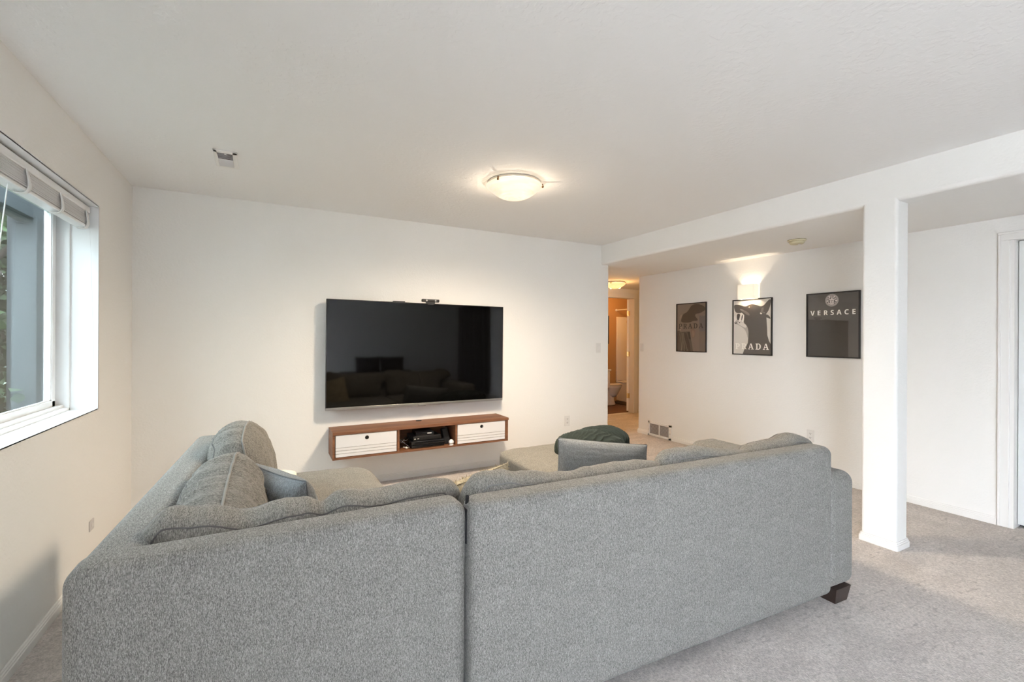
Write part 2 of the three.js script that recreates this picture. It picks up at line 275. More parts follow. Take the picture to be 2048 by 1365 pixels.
/* bathroom seen through the hall */
{
  const [x0, x1, , y1] = BATHDOOR, z = -6.13;
  struct('trim_2', [rbox(x1 - 0.004, x1 + 0.086, 0, y1 - 0.004, z - 0.01, z + 0.014, 0.003, 2), rbox(x0 - 0.086, x0 + 0.004, 0, y1 - 0.004, z - 0.01, z + 0.014, 0.003, 2), rbox(x0 - 0.086, x1 + 0.086, y1 - 0.004, y1 + 0.085, z - 0.01, z + 0.014, 0.003, 2),
    box(x1 - 0.006, x1 + 0.004, 0, y1, z - 0.12, z), box(x0 - 0.004, x0 + 0.006, 0, y1, z - 0.12, z), box(x0, x1, y1 - 0.006, y1 + 0.004, z - 0.12, z)], M.trim);
  const hx = x1 - 0.002, hz = -6.252, th = 0.035, L = 0.75, a = 45 * D;       // leaf swung far open: only its hinge edge shows
  const d = struct('door_3', place(box(0, L, 0.02, y1 - 0.01, -th, 0), [hx, 0, hz], [0, a, 0]), M.trim);
  for (const hy of [1.79, 1.055, 0.30]) struct('door_hinge', [place(cyl(0.007, 0.007, 0.09, 12), [hx - 0.002, hy, hz + 0.008]), place(box(-0.003, 0.001, -0.045, 0.045, -0.033, 0), [hx, hy, hz], [0, a, 0]), box(hx - 0.006, hx, hy - 0.045, hy + 0.045, hz, hz + 0.03)], M.brass, d);
  const fl = struct('floor_bathroom', box(4.86, 7.40, -0.12, -0.008, -7.6, -6.152), M.darkWood);
  const pr = rng(77);
  for (let k = 0; k < 10; k++) { // vinyl planks laid along x, uneven in tone
    const za = -6.154 - k * 0.145, tone = 0.75 + 0.5 * pr();
    for (let q = 0, xx = 4.88 - pr() * 0.6; xx < 7.34; q++) { const l = 0.9, xa = Math.max(4.88, xx), xb = Math.min(7.34, xx + l - 0.003); if (xb - xa > 0.03) struct('plank', box(xa, xb, -0.01, 0, za - 0.142, za), plankMat(tone * (0.85 + 0.3 * pr())), fl); xx += l; }
  }
  struct('wall_bathroom_back', box(4.86, 7.46, -0.1, 2.4, -7.67, -7.55), M.bathWall);
  struct('wall_bathroom_right', box(7.34, 7.46, -0.1, 2.4, -7.6, -6.25), M.bathWall);
  struct('wall_bathroom_left', box(4.76, 4.88, -0.1, 2.4, -7.6, -6.25), M.bathWall);
  struct('wall_bathroom_partition', box(5.60, 5.70, -0.1, 2.4, -7.56, -6.88), M.bathWall);
  struct('wall_bathroom_front', slabZ(-6.25, 0.012, 4.86, 7.36, -0.1, 2.4, [[x0 - 0.01, x1 + 0.01, -0.1, y1 + 0.01]]), M.bathWall);
  struct('ceiling_bathroom', box(4.76, 7.46, 2.36, 2.46, -7.67, -6.13), M.ceiling);
}
function plankMat(t) { const k = Math.round(t * 5) / 5; plankMat.cache ??= new Map(); if (!plankMat.cache.has(k)) plankMat.cache.set(k, std({ map: walnutTex, color: rgb(0.62 * k, 0.58 * k, 0.55 * k), roughness: 0.4 })); return plankMat.cache.get(k); }

/* ------------------------------------------------------------ soft shapes */
// smooth closed surface from a function of a point on the cube [-1,1]^3
function cubeSurface(nu, nv, nw, f) {
  const g = new THREE.BoxGeometry(2, 2, 2, nu, nv, nw), p = g.attributes.position, key = new Map(), pos = [], map = [];
  for (let i = 0; i < p.count; i++) {
    const k = `${Math.round(p.getX(i) * 1e4)},${Math.round(p.getY(i) * 1e4)},${Math.round(p.getZ(i) * 1e4)}`;
    if (!key.has(k)) { key.set(k, pos.length / 3); const q = f(p.getX(i), p.getY(i), p.getZ(i)); pos.push(q[0], q[1], q[2]); }
    map.push(key.get(k));
  }
  const q = new THREE.BufferGeometry(); q.setAttribute('position', new THREE.Float32BufferAttribute(pos, 3)); q.setIndex(Array.from(g.index.array, (i) => map[i])); q.computeVertexNormals();
  return metric(q);
}
// stuffed box cushion: w by h by t, base at y = 0; e1 squareness of the outline, e2 of the section; bend(p) moves a finished point
function cushion(w, h, t, { e1 = 7, e2 = 2.6, seed = 0, wrinkle = 0.004, bend = null, nu = 56, nv = 30, nw = 12, along = 0.5, crimp = 0 } = {}) {
  const f = (u, v, s, grow = 1) => {
    const r = Math.pow(Math.pow(Math.pow(Math.abs(u), e1) + Math.pow(Math.abs(v), e1), e2 / e1) + Math.pow(Math.abs(s), e2), 1 / e2) / grow;
    const p = [u / r * w / 2, v / r * h / 2 + h / 2, s / r * t / 2];
    const edge = Math.pow(Math.abs(u / r), 4), n = fbm(p[0] * lerp(5, 16, along) + seed, p[1] * 5, p[2] * 6 + seed * 1.7), ridge = 1 - Math.abs(nz(p[0] * 14 + seed * 3, p[1] * 4, seed));
    const k = wrinkle * (n * 0.9 + (ridge - 0.7) * 1.5) * (1 - 0.3 * edge) + crimp * (0.6 - Math.pow(Math.abs(nz(p[0] * 17 + 1.5 * nz(p[0] * 4, p[1] * 5, seed), p[1] * 3.2 + seed, p[2] * 5)), 0.7) * 1.6) * (0.35 + 0.65 * Math.abs(nz(p[0] * 3 + seed, p[1] * 3, 5))), l = Math.hypot(p[0] / w, (p[1] - h / 2) / h, p[2] / t) || 1;
    p[0] += k * (p[0] / w) / l; p[1] += k * ((p[1] - h / 2) / h) / l; p[2] += k * (p[2] / t) / l;
    return bend ? bend(p) : p;
  };
  return { geo: cubeSurface(nu, nv, nw, f), at: f };
}
// welt running round a cushion at depth s of its section (a half turn over the top when open)
function welt(c, s, r = 0.0035, seg = 160, from = 0, to = 1) {
  const pts = [];
  for (let i = 0; i <= seg; i++) { const a = (from + (to - from) * i / seg) * 2 * PI, u = Math.cos(a), v = Math.sin(a), m = Math.max(Math.abs(u), Math.abs(v)); pts.push(c.at(u / m * 1.0, v / m * 1.0, s, 1.003)); }
  const closed = to - from === 1; if (closed) pts.pop();
  return tube(pts, r, seg, 6, closed);
}
// knife-edged throw pillow lying across z, centre at the origin
function throwPillow(w, h, t, { seed = 0, wrinkle = 0.006, pull = 0.06, n = 40 } = {}) {
  const side = (sg) => {
    const g = new THREE.PlaneGeometry(2, 2, n, n), p = g.attributes.position;
    for (let i = 0; i < p.count; i++) {
      const u = p.getX(i), v = p.getY(i), x = u * (1 - pull * (1 - Math.pow(v, 2)) * Math.pow(Math.abs(u), 3)), y = v * (1 - pull * (1 - u * u) * Math.pow(Math.abs(v), 3));
      const b = Math.pow(Math.max(0, (1 - u * u) * (1 - v * v)), 0.42), a = Math.atan2(v, u);
      const k = wrinkle * b * (fbm(u * 2.2 + seed, v * 5 + seed) + 0.8 * (1 - Math.abs(nz(Math.cos(a) * 5 + seed, Math.sin(a) * 5, 3))) * (u * u + v * v) * 0.6);
      p.setXYZ(i, x * w / 2, y * h / 2, sg * (b * t / 2 + k));
    }
    if (sg < 0) { const ix = g.index.array; for (let i = 0; i < ix.length; i += 3) { const q = ix[i]; ix[i] = ix[i + 1]; ix[i + 1] = q; } }
    g.computeVertexNormals(); return metric(g);
  };
  const rim = []; for (let i = 0; i < 80; i++) { const s = i / 20, k = Math.floor(s), f = (s - k) * 2 - 1, [u, v] = [[f, -1], [1, f], [-f, 1], [-1, -f]][k]; rim.push([u * (1 - (Math.abs(u) === 1 ? pull * (1 - v * v) : 0)) * w / 2, v * (1 - (Math.abs(v) === 1 ? pull * (1 - u * u) : 0)) * h / 2, 0]); }
  return { geo: join([side(1), side(-1)]), rim: tube(rim, 0.003, 160, 6, true) };
}
function tapered(x, z, y1, a, b) { // square block leg, wider at the top
  const g = new THREE.CylinderGeometry(a / Math.SQRT2, b / Math.SQRT2, y1, 4, 1); g.rotateY(PI / 4); g.translate(x, y1 / 2, z); return metric(g.toNonIndexed());
}
const flatNormals = (g) => { g.computeVertexNormals(); return g; };

/* ------------------------------------------------------------ the sectional sofa */
const chaise = thing('sectional_sofa', 'grey fabric corner section of the sofa with its long chaise by the window wall', 'sofa', [-0.41, 0, -1.345]);
{
  const t = chaise;
  part('back_panel', rbox(0, 0.978, 0.07, 0.803, -0.135, 0, 0.045, 7), M.sofa, t);
  const sg = rbox(0.001, 0.14, 0.071, 0.802, -1.60, -0.001, 0.045, 7); sg.rotateY(-2.3 * D); part('side_panel', sg, M.sofa, t);
  part('base', rbox(0.13, 0.97, 0.075, 0.29, -1.85, -0.12, 0.02), M.sofa, t);
  const c = cushion(0.86, 0.20, 1.72, { e1: 10, e2: 9, wrinkle: 0.004, seed: 4, nu: 40, nv: 12, nw: 70, bend: (p) => [p[0], p[1] + 0.012 * (1 - Math.pow(p[0] / 0.43, 2)), p[2]] });
  const g = c.geo; g.translate(0.583, 0.272, -1.0); part('seat_cushion', metric(g), M.cushion, t);
  for (const [x, z] of [[0.08, -0.08], [0.9, -0.08], [0.2, -1.78], [0.9, -1.78]]) part('leg', flatNormals(tapered(x, z, 0.08, 0.105, 0.08)), M.darkWood, t);
}
const rightSofa = thing('sectional_sofa', 'grey fabric straight section of the sofa with one arm near the white pillar', 'sofa', [0.565, 0, -1.309], -2.75 * D);
{
  const t = rightSofa;
  part('back_panel', rbox(0.002, 1.897, 0.068, 0.803, -0.135, 0, 0.042, 6), M.sofa, t);
  part('arm', rbox(1.890, 2.117, 0.072, 0.652, -0.92, -0.016, 0.056, 6), M.sofa, t);
  part('base', rbox(0.01, 1.9, 0.075, 0.285, -0.93, -0.12, 0.02), M.sofa, t);
  for (const k of [0, 1]) { const c = cushion(0.935, 0.2, 0.83, { e1: 10, e2: 8, wrinkle: 0.004, seed: 9 + k, nu: 40, nv: 12, nw: 36 }); c.geo.translate(0.478 + 0.94 * k, 0.27, -0.545); part('seat_cushion', metric(c.geo), M.cushion, t); }
  for (const [x, z] of [[2.0, -0.075], [0.09, -0.075], [2.0, -0.85], [0.09, -0.85]]) part('leg', flatNormals(tapered(x, z, 0.078, 0.125, 0.10)), M.darkWood, t);
  part('connector_bracket', [box(-0.002, 0.03, 0.66, 0.77, -0.125, -0.06), place(cyl(0.006, 0.006, 0.09, 10), [0.012, 0.78, -0.09], [0.7, 0, 0.2])], M.blackMatte, t, 'black joining bracket in the gap');
}
// loose back cushions
function backCushion(label, w, h, t, pos, rot, opt, seams) {
  const o = thing('back_cushion', label, 'cushion', pos, 0, 'back cushions of the sectional sofa'); o.rotation.order = 'YXZ'; o.rotation.set(rot[1], rot[0], rot[2]);
  const c = cushion(w, h, t, opt);
  part('cover', c.geo, M.cushion, o);
  for (const [s, m, r, a, b] of seams) part('seam', welt(c, s, r ?? 0.003, 200, a ?? 0, b ?? 1), m, o);
  return o;
}
// top edge measured along the cushion: [x, height above the floor], read between by smooth steps
const topOf = (list) => (x) => { if (x <= list[0][0]) return list[0][1]; for (let i = 1; i < list.length; i++) if (x <= list[i][0]) return lerp(list[i - 1][1], list[i][1], sstep(list[i - 1][0], list[i][0], x)); return list[list.length - 1][1]; };
const fitTop = (top, cx, h, pinch = [], tuck = [0, 0]) => ([x, y, z]) => {
  const q = y / h; let zz = z, xx = x;
  for (const [px, w, amt] of pinch) { const k = Math.exp(-Math.pow((x + cx - px) / w, 2)); zz *= 1 - amt * k * q; }
  if (x < 0) xx += tuck[0] * (1 - sstep(0.45, 0.8, q)) * Math.pow(-x / 0.5, 3); else xx -= tuck[1] * (1 - sstep(0.45, 0.8, q)) * Math.pow(x / 0.5, 3);
  return [xx, y * (top(x + cx) - 0.455) / h, zz];
};
backCushion('wide grey back cushion pinched in the middle behind the corner section back', 0.955, 0.39, 0.21, [0.143, 0.455, -1.595], [0, 0.12, 0], {
  seed: 3, wrinkle: 0.006, along: 0.2, crimp: 0.004, e1: 7, e2: 2.5, nu: 110,
  bend: fitTop(topOf([[-0.34, 0.80], [-0.25, 0.862], [-0.17, 0.845], [-0.05, 0.815], [0.03, 0.828], [0.10, 0.83], [0.150, 0.806], [0.21, 0.83], [0.30, 0.818], [0.46, 0.828], [0.58, 0.838], [0.63, 0.82]]), 0.143, 0.39, [[0.15, 0.035, 0.3], [0.16, 0.09, 0.12]], [0.10, 0.06]),
}, [[0.66, M.seam, 0.0024], [-0.62, M.piping, 0.003]]);
backCushion('near grey back cushion leaning on the window side of the chaise', 0.74, 0.415, 0.27, [-0.078, 0.455, -1.86], [PI / 2 - 0.04, -0.22, 0], {
  seed: 17, wrinkle: 0.009, along: 0.6, crimp: 0.016, e1: 3.4, e2: 2.3, nu: 150, nv: 40, bend: ([x, y, z]) => [x, y * (1 + 0.05 * Math.sin(x * 5 + 0.4)), z],
}, [[0.42, M.pipingLight, 0.0048], [-0.7, M.piping, 0.003]]);
backCushion('far grey back cushion at the chaise end nearest the television wall', 0.60, 0.445, 0.26, [-0.062, 0.455, -2.565], [PI / 2 - 0.05, -0.18, 0], {
  seed: 29, wrinkle: 0.009, along: 0.6, crimp: 0.016, e1: 3.6, e2: 2.3, nu: 150, nv: 40, bend: ([x, y, z]) => [x, y * (1 + 0.04 * Math.cos(x * 6 + 0.5)), z],
}, [[0.42, M.pipingLight, 0.0048], [-0.7, M.piping, 0.003]]);
backCushion('long slumped grey back cushion next to the gap between the sofa sections', 0.97, 0.375, 0.20, [1.075, 0.455, -1.505], [-2.75 * D, 0.10, 0], {
  seed: 41, wrinkle: 0.005, along: 0.3, crimp: 0.004, e1: 6, e2: 2.4, nu: 110,
  bend: fitTop(topOf([[0.59, 0.82], [0.66, 0.86], [0.74, 0.85], [0.85, 0.825], [1.0, 0.805], [1.08, 0.80], [1.15, 0.808], [1.3, 0.812], [1.48, 0.81], [1.56, 0.80]]), 1.075, 0.375, [[1.08, 0.05, 0.15]], [0.03, 0.10]),
}, [[0.66, M.piping, 0.0026], [-0.62, M.piping, 0.0026]]);
backCushion('creased grey back cushion against the arm, rising towards the pillar', 1.12, 0.38, 0.20, [2.035, 0.455, -1.455], [-2.75 * D, 0.10, 0], {
  seed: 53, wrinkle: 0.005, along: 0.3, crimp: 0.004, e1: 6, e2: 2.4, nu: 120,
  bend: fitTop(topOf([[1.47, 0.83], [1.54, 0.853], [1.70, 0.842], [1.91, 0.812], [2.05, 0.787], [2.11, 0.808], [2.22, 0.818], [2.30, 0.822], [2.40, 0.845], [2.52, 0.828], [2.6, 0.80]]), 2.035, 0.38, [[2.06, 0.03, 0.35]], [0.05, 0.16]),
}, [[0.66, M.piping, 0.0026], [-0.62, M.piping, 0.0026]]);

// throw pillows
function pillow(name, label, w, h, t, pos, rot, mat, opt, rimMat) {
  const o = thing(name, label, 'pillow', pos); o.rotation.order = 'YXZ'; o.rotation.set(rot[1], rot[0], rot[2]);
  const p = throwPillow(w, h, t, opt); part('cover', p.geo, mat, o); part('piping', p.rim, rimMat ?? mat, o); return o;
}
pillow('throw_pillow', 'small blue-grey throw pillow standing on the chaise seat against the side cushions', 0.46, 0.43, 0.18, [0.058, 0.60, -2.015], [-64 * D, 12 * D, 0], M.pillow, { seed: 5, wrinkle: 0.010 });
pillow('throw_pillow', 'wide blue-grey lumbar pillow propped on the seat in front of the dark blanket', 0.66, 0.29, 0.15, [1.90, 0.52, -2.29], [-8 * D, -13 * D, -8 * D], M.pillow, { seed: 15, wrinkle: 0.004, pull: 0.03 });
{
  const fur = std({ map: (() => { const n = 256, a = field(n, n, 3, 16, 91), b = field(n, n, 30, 40, 92); return tex(n, n, (x, y) => { const v = clamp(0.3 + 0.5 * a(x, y) + 0.35 * (b(x, y) - 0.4)); return [lerp(0.54, 0.82, v), lerp(0.48, 0.77, v), lerp(0.38, 0.66, v)]; }, true, 0.25); })(), roughness: 1 });
  const o = pillow('fur_pillow', 'cream faux fur pillow peeking over the gap between the sofa sections', 0.44, 0.42, 0.15, [0.735, 0.55, -1.80], [6 * D, 18 * D, 12 * D], fur, { seed: 25, wrinkle: 0.012 });
  const r = rng(8), strand = new THREE.ConeGeometry(0.0016, 0.013, 4); strand.translate(0, 0.005, 0);
  const im = new THREE.InstancedMesh(strand, fur, 5200), m = new THREE.Matrix4(), q = new THREE.Quaternion(), up = new THREE.Vector3(0, 1, 0), g = o.children[0].geometry, pp = g.attributes.position, nn = g.attributes.normal, v = new THREE.Vector3();
  for (let i = 0; i < 5200; i++) { const k = Math.floor(r() * pp.count); v.fromBufferAttribute(nn, k); v.x += (r() - 0.5) * 1.1; v.y += (r() - 0.5) * 1.1 - 0.4; v.z += (r() - 0.5) * 1.1; q.setFromUnitVectors(up, v.normalize()); m.compose(new THREE.Vector3(pp.getX(k) + (r() - 0.5) * 0.012, pp.getY(k) + (r() - 0.5) * 0.012, pp.getZ(k)), q, new THREE.Vector3(1, 0.6 + 0.7 * r(), 1)); im.setMatrixAt(i, m); }
  im.name = 'fur'; im.userData.kind = 'stuff'; shade(im); o.add(im);
}
{
  const o = thing('cushion', 'small cream cushion lying flat at the far end of the chaise', 'cushion', [0.02, 0.468, -3.07], 0.2);
  const c = cushion(0.26, 0.042, 0.22, { e1: 4, e2: 2.2, seed: 61, wrinkle: 0.006, nu: 30, nv: 8, nw: 24 }); part('cover', c.geo, M.cream, o);
}
// ottoman with a ribbed blanket heaped on it
{
  const o = thing('ottoman', 'large square grey fabric ottoman under the dark green blanket', 'ottoman', [2.015, 0, -2.82], 0);
  part('base', rbox(-0.45, 0.45, 0.065, 0.30, -0.40, 0.40, 0.03, 4), M.sofa, o);
  const c = cushion(0.93, 0.20, 0.83, { e1: 9, e2: 5, wrinkle: 0.003, seed: 71, nu: 44, nv: 14, nw: 40 }); c.geo.translate(0, 0.262, 0); part('seat_cushion', metric(c.geo), M.cushion, o);
  for (const [x, z] of [[-0.38, -0.33], [0.38, -0.33], [-0.38, 0.33], [0.38, 0.33]]) part('leg', flatNormals(tapered(x, z, 0.07, 0.09, 0.07)), M.darkWood, o);
}
{
  const mat = phy({ color: rgb(0.021, 0.031, 0.027), roughness: 1, sheen: 0.8, sheenRoughness: 0.45, sheenColor: rgb(0.16, 0.20, 0.17) });
  const o = thing('blanket', 'dark green ribbed plush blanket heaped on the grey ottoman', 'blanket', [2.20, 0.462, -2.80], 0.05);
  const rib = (d) => 0.5 - Math.pow(Math.abs(Math.sin(d * PI / 0.030)), 0.6);
  const heap = (w, h, d, dir, off, seed, curve, box) => {
    const nx = 150, nzz = 90, g = new THREE.PlaneGeometry(2, 2, nx, nzz), p = g.attributes.position, c = Math.cos(dir), s = Math.sin(dir);
    for (let i = 0; i < p.count; i++) {
      const u = p.getX(i), v = p.getY(i), rr = Math.max(Math.abs(u), Math.abs(v)), k = Math.cbrt(Math.pow(Math.abs(u), 3) + Math.pow(Math.abs(v), 3)) || 1;
      const ang = rr * PI / 2, x = u / k * Math.sin(ang) * w / 2, z = -v / k * Math.sin(ang) * d / 2, y0 = Math.cos(ang);
      const y = h * Math.pow(Math.max(0, y0), box) * (1 + 0.16 * fbm(x * 4 + seed, z * 4)) * lerp(1, curve, (x / w + 0.5));
      const dd = x * s + z * c + 0.9 * y * 0.8 + 0.018 * fbm(x * 7 + seed, z * 7 + 3), n = 0.012 * rib(dd) * (rr < 0.99 ? 1 : 0.2);
      const nl = Math.hypot(x / w, y / h * 0.6, z / d) || 1;
      p.setXYZ(i, x + off[0] + n * (x / w) / nl, y + off[1] + n * (y / h * 0.6) / nl, z + off[2] + n * (z / d) / nl);
    }
    g.computeVertexNormals(); return metric(g);
  };
  part('fold', heap(0.52, 0.165, 0.42, 0.22, [-0.04, 0, 0.03], 3, 1.05, 0.60), mat, o);
  part('fold', heap(0.42, 0.185, 0.36, -0.75, [0.125, 0, -0.03], 9, 0.88, 0.36), mat, o);
}

/* ------------------------------------------------------------ television, webcam, wall console */
{
  const o = thing('television', 'large black flat television hung on the white wall', 'television', [1.277, 1.176, -4.17]); o.rotation.z = -0.3 * D;
  const w = 1.697 / 2, h = 0.963 / 2;
  part('casing', [rbox(-w, w, -h, h, -0.034, -0.004, 0.003), rbox(-0.55, 0.55, -h + 0.05, 0.1, -0.062, -0.03, 0.01)], M.black, o);
  part('bezel', [box(-w, w, h - 0.006, h, -0.006, 0.001), box(-w, -w + 0.006, -h, h, -0.006, 0.001), box(w - 0.006, w, -h, h, -0.006, 0.001)], M.black, o);
  part('screen', box(-w + 0.005, w - 0.005, -h + 0.022, h - 0.005, -0.008, 0), M.screen, o);
  part('bottom_strip', rbox(-w, w, -h, -h + 0.023, -0.008, 0.003, 0.002, 2), M.silver, o, 'brushed silver strip under the screen');
  part('emblem', rbox(-0.035, 0.035, -h - 0.006, -h + 0.012, -0.004, 0.005, 0.002, 2), M.silver, o);
  part('wall_mount', box(-0.35, 0.35, -0.22, 0.22, -0.098, -0.062), M.blackMatte, o);
  const c = thing('webcam', 'small black bar camera clipped on top of the television', 'camera', [1.352, 1.6575, -4.178]); c.rotation.z = -0.3 * D;
  part('body', rbox(-0.085, 0.085, 0.012, 0.040, -0.014, 0.022, 0.008, 4), M.black, c); part('foot', [rbox(-0.042, 0.042, 0, 0.016, -0.016, 0.016, 0.004), rbox(-0.03, 0.03, -0.012, 0.004, 0.0, 0.0135, 0.002)], M.black, c);
  for (const x of [-0.042, 0.045]) part('lens', place(cyl(0.008, 0.008, 0.004, 20), [x, 0.026, 0.023], [PI / 2, 0, 0]), M.silver, c);
  const s = thing('sensor_bar', 'thin flat black bar lying on the top edge of the television', 'sensor', [1.055, 1.6602, -4.188]); part('body', rbox(-0.055, 0.055, 0, 0.008, -0.014, 0.014, 0.003), M.black, s);
}
{
  const zf = -3.985, zb = -4.268, x0 = 0.463, x1 = 2.094, o = thing('wall_console', 'walnut wall-mounted console with two white slatted drawers under the television', 'cabinet', [x0, 0.313, zb]);
  const L = (a, b, c, d, e, f, r = 0.0015) => rbox(a - x0, b - x0, c - 0.313, d - 0.313, e - zb, f - zb, r, 2);
  part('top', L(x0, x1 + 0.006, 0.518, 0.542, zb, zf + 0.004), M.walnut, o);
  part('bottom', L(x0, x1, 0.313, 0.330, zb, zf), M.walnut, o);
  part('side_panel', L(x0, x0 + 0.018, 0.33, 0.518, zb, zf), M.walnut, o); part('side_panel', L(x1 - 0.03, x1, 0.33, 0.518, zb, zf), M.walnut, o);
  part('divider', L(0.996, 1.016, 0.33, 0.518, zb, zf), M.walnut, o); part('divider', L(1.539, 1.555, 0.33, 0.518, zb, zf), M.walnut, o);
  part('back_panel', L(x0, x1, 0.33, 0.518, zb, zb + 0.008), M.walnut, o);
  part('grommet', place(new THREE.CylinderGeometry(0.028, 0.028, 0.003, 24), [1.256 - x0, 0.2297, 0.05]), M.blackMatte, o);
  for (const [a, b, hx] of [[0.484, 0.993, 0.738], [1.558, 2.062, 1.808]]) {
    const d = part('drawer', L(a, b, 0.333, 0.516, zb + 0.02, zf - 0.012), M.walnut, o);
    const ys = [0.335, 0.3605, 0.385, 0.4105, 0.515];
    for (let k = 0; k < 4; k++) {
      const y0 = ys[k] + (k ? 0.0032 : 0), y1 = ys[k + 1];
      if (k < 3) part('slat', L(a + 0.003, b - 0.003, y0, y1, zf - 0.014, zf - 0.001, 0.001), M.drawer, d);
      else {
        const s = new THREE.Shape([[a + 0.003, y0], [b - 0.003, y0], [b - 0.003, y1], [a + 0.003, y1]].map(([x, y]) => new THREE.Vector2(x - x0, y - 0.313)));
        const hole = new THREE.Path(); hole.absarc(hx - x0, 0.4795 - 0.313, 0.0145, 0, 2 * PI, true); s.holes.push(hole);
        const g = new THREE.ExtrudeGeometry(s, { depth: 0.013, bevelEnabled: false, curveSegments: 24 }); g.translate(0, 0, zf - 0.014 - zb); part('slat', metric(g), M.drawer, d);
        part('finger_hole', [place(new THREE.TorusGeometry(0.0145, 0.0022, 8, 32), [hx - x0, 0.1665, zf - 0.001 - zb]), place(cyl(0.0145, 0.0145, 0.002, 24), [hx - x0, 0.1665, zf - 0.0125 - zb], [PI / 2, 0, 0])], M.black, d);
      }
    }
  }
  // things in the open middle of the console
  const yb = 0.3305;
  const A = thing('game_console', 'wide flat black console at the bottom of the stack in the open shelf', 'game console', [1.285, yb, -4.11], 0.0);
  part('body', [rbox(-0.155, 0.155, 0.004, 0.034, -0.125, 0.105, 0.006), rbox(-0.16, 0.16, 0.036, 0.066, -0.125, 0.112, 0.006)], M.blackGloss, A); for (const x of [-0.13, 0.1]) part('foot', box(x, x + 0.03, 0, 0.006, -0.08, 0.08), M.blackMatte, A);
  const Bx = thing('set_top_box', 'middle black box with small lights in the console stack', 'media box', [1.275, yb + 0.067, -4.12], 0.03);
  part('body', rbox(-0.13, 0.13, 0, 0.038, -0.10, 0.10, 0.004), M.black, Bx); for (const x of [-0.115, -0.085]) part('port', box(x - 0.007, x + 0.007, 0.014, 0.02, 0.098, 0.102), M.plate, Bx);
  for (const x of [-0.11, 0.09]) part('foot', box(x, x + 0.02, -0.001, 0.002, -0.08, 0.08), M.blackMatte, Bx);
  const C = thing('media_player', 'small glossy black box on top of the console stack', 'media player', [1.262, yb + 0.106, -4.10], -0.05);
  part('body', rbox(-0.085, 0.085, 0, 0.036, -0.08, 0.08, 0.008, 5), M.blackGloss, C); part('display', rbox(0.02, 0.06, 0.018, 0.026, 0.0765, 0.0812, 0.001, 1), M.plate, C);
  const S = thing('adapter', 'slim grey power strip fixed under the console top at the back', 'power strip', [1.36, 0.4905, -4.18]); part('body', rbox(-0.17, 0.17, 0, 0.027, -0.02, 0.025, 0.004), std({ color: rgb(0.30, 0.31, 0.32), roughness: 0.5 }), S); part('end_cap', [rbox(0.158, 0.173, -0.001, 0.0275, -0.021, 0.026, 0.003), rbox(-0.173, -0.158, -0.001, 0.0275, -0.021, 0.026, 0.003)], M.louver, S);
  const E2 = thing('speaker', 'black upright wedge leaning at the shelf end behind the white ball', 'speaker', [1.49, yb, -4.07]); part('body', place(rbox(-0.03, 0.03, 0, 0.15, -0.04, 0.02, 0.01), [0, 0, 0], [-0.1, 0, 0.18]), M.black, E2);
  const Bl = thing('camera_ball', 'small white ball at the shelf end beside the black stack', 'camera', [1.503, yb, -4.0]); part('ball', place(new THREE.SphereGeometry(0.024, 28, 20), [0, 0.028, 0]), M.drawer, Bl); part('base', place(new THREE.CylinderGeometry(0.016, 0.02, 0.008, 24), [0, 0.004, 0]), M.drawer, Bl);
  const K = thing('cables', 'tangle of grey and black cables at the open shelf end', 'cables', [1.07, yb, -4.10]);
  part('cable', tube([[0.0, 0.012, 0.03], [0.05, 0.008, 0.06], [0.03, 0.03, -0.05], [-0.03, 0.09, -0.08], [-0.01, 0.13, -0.12], [0.03, 0.15, -0.14]], 0.0028, 60, 6), M.louver, K); part('cable', tube([[-0.03, 0.006, 0.05], [-0.02, 0.05, -0.02], [0.02, 0.085, 0.0], [0.06, 0.06, -0.08], [0.09, 0.02, -0.04]], 0.003, 60, 6), M.black, K); part('cable', tube([[-0.035, 0.1, -0.05], [-0.01, 0.05, 0.02], [0.005, 0.075, 0.03], [0.03, 0.06, 0.0], [0.07, 0.066, -0.05]], 0.0022, 60, 6), M.louver, K);
  part('plug', place(new THREE.SphereGeometry(0.011, 16, 12), [0.018, 0.012, 0.075]), M.plate, K);
}

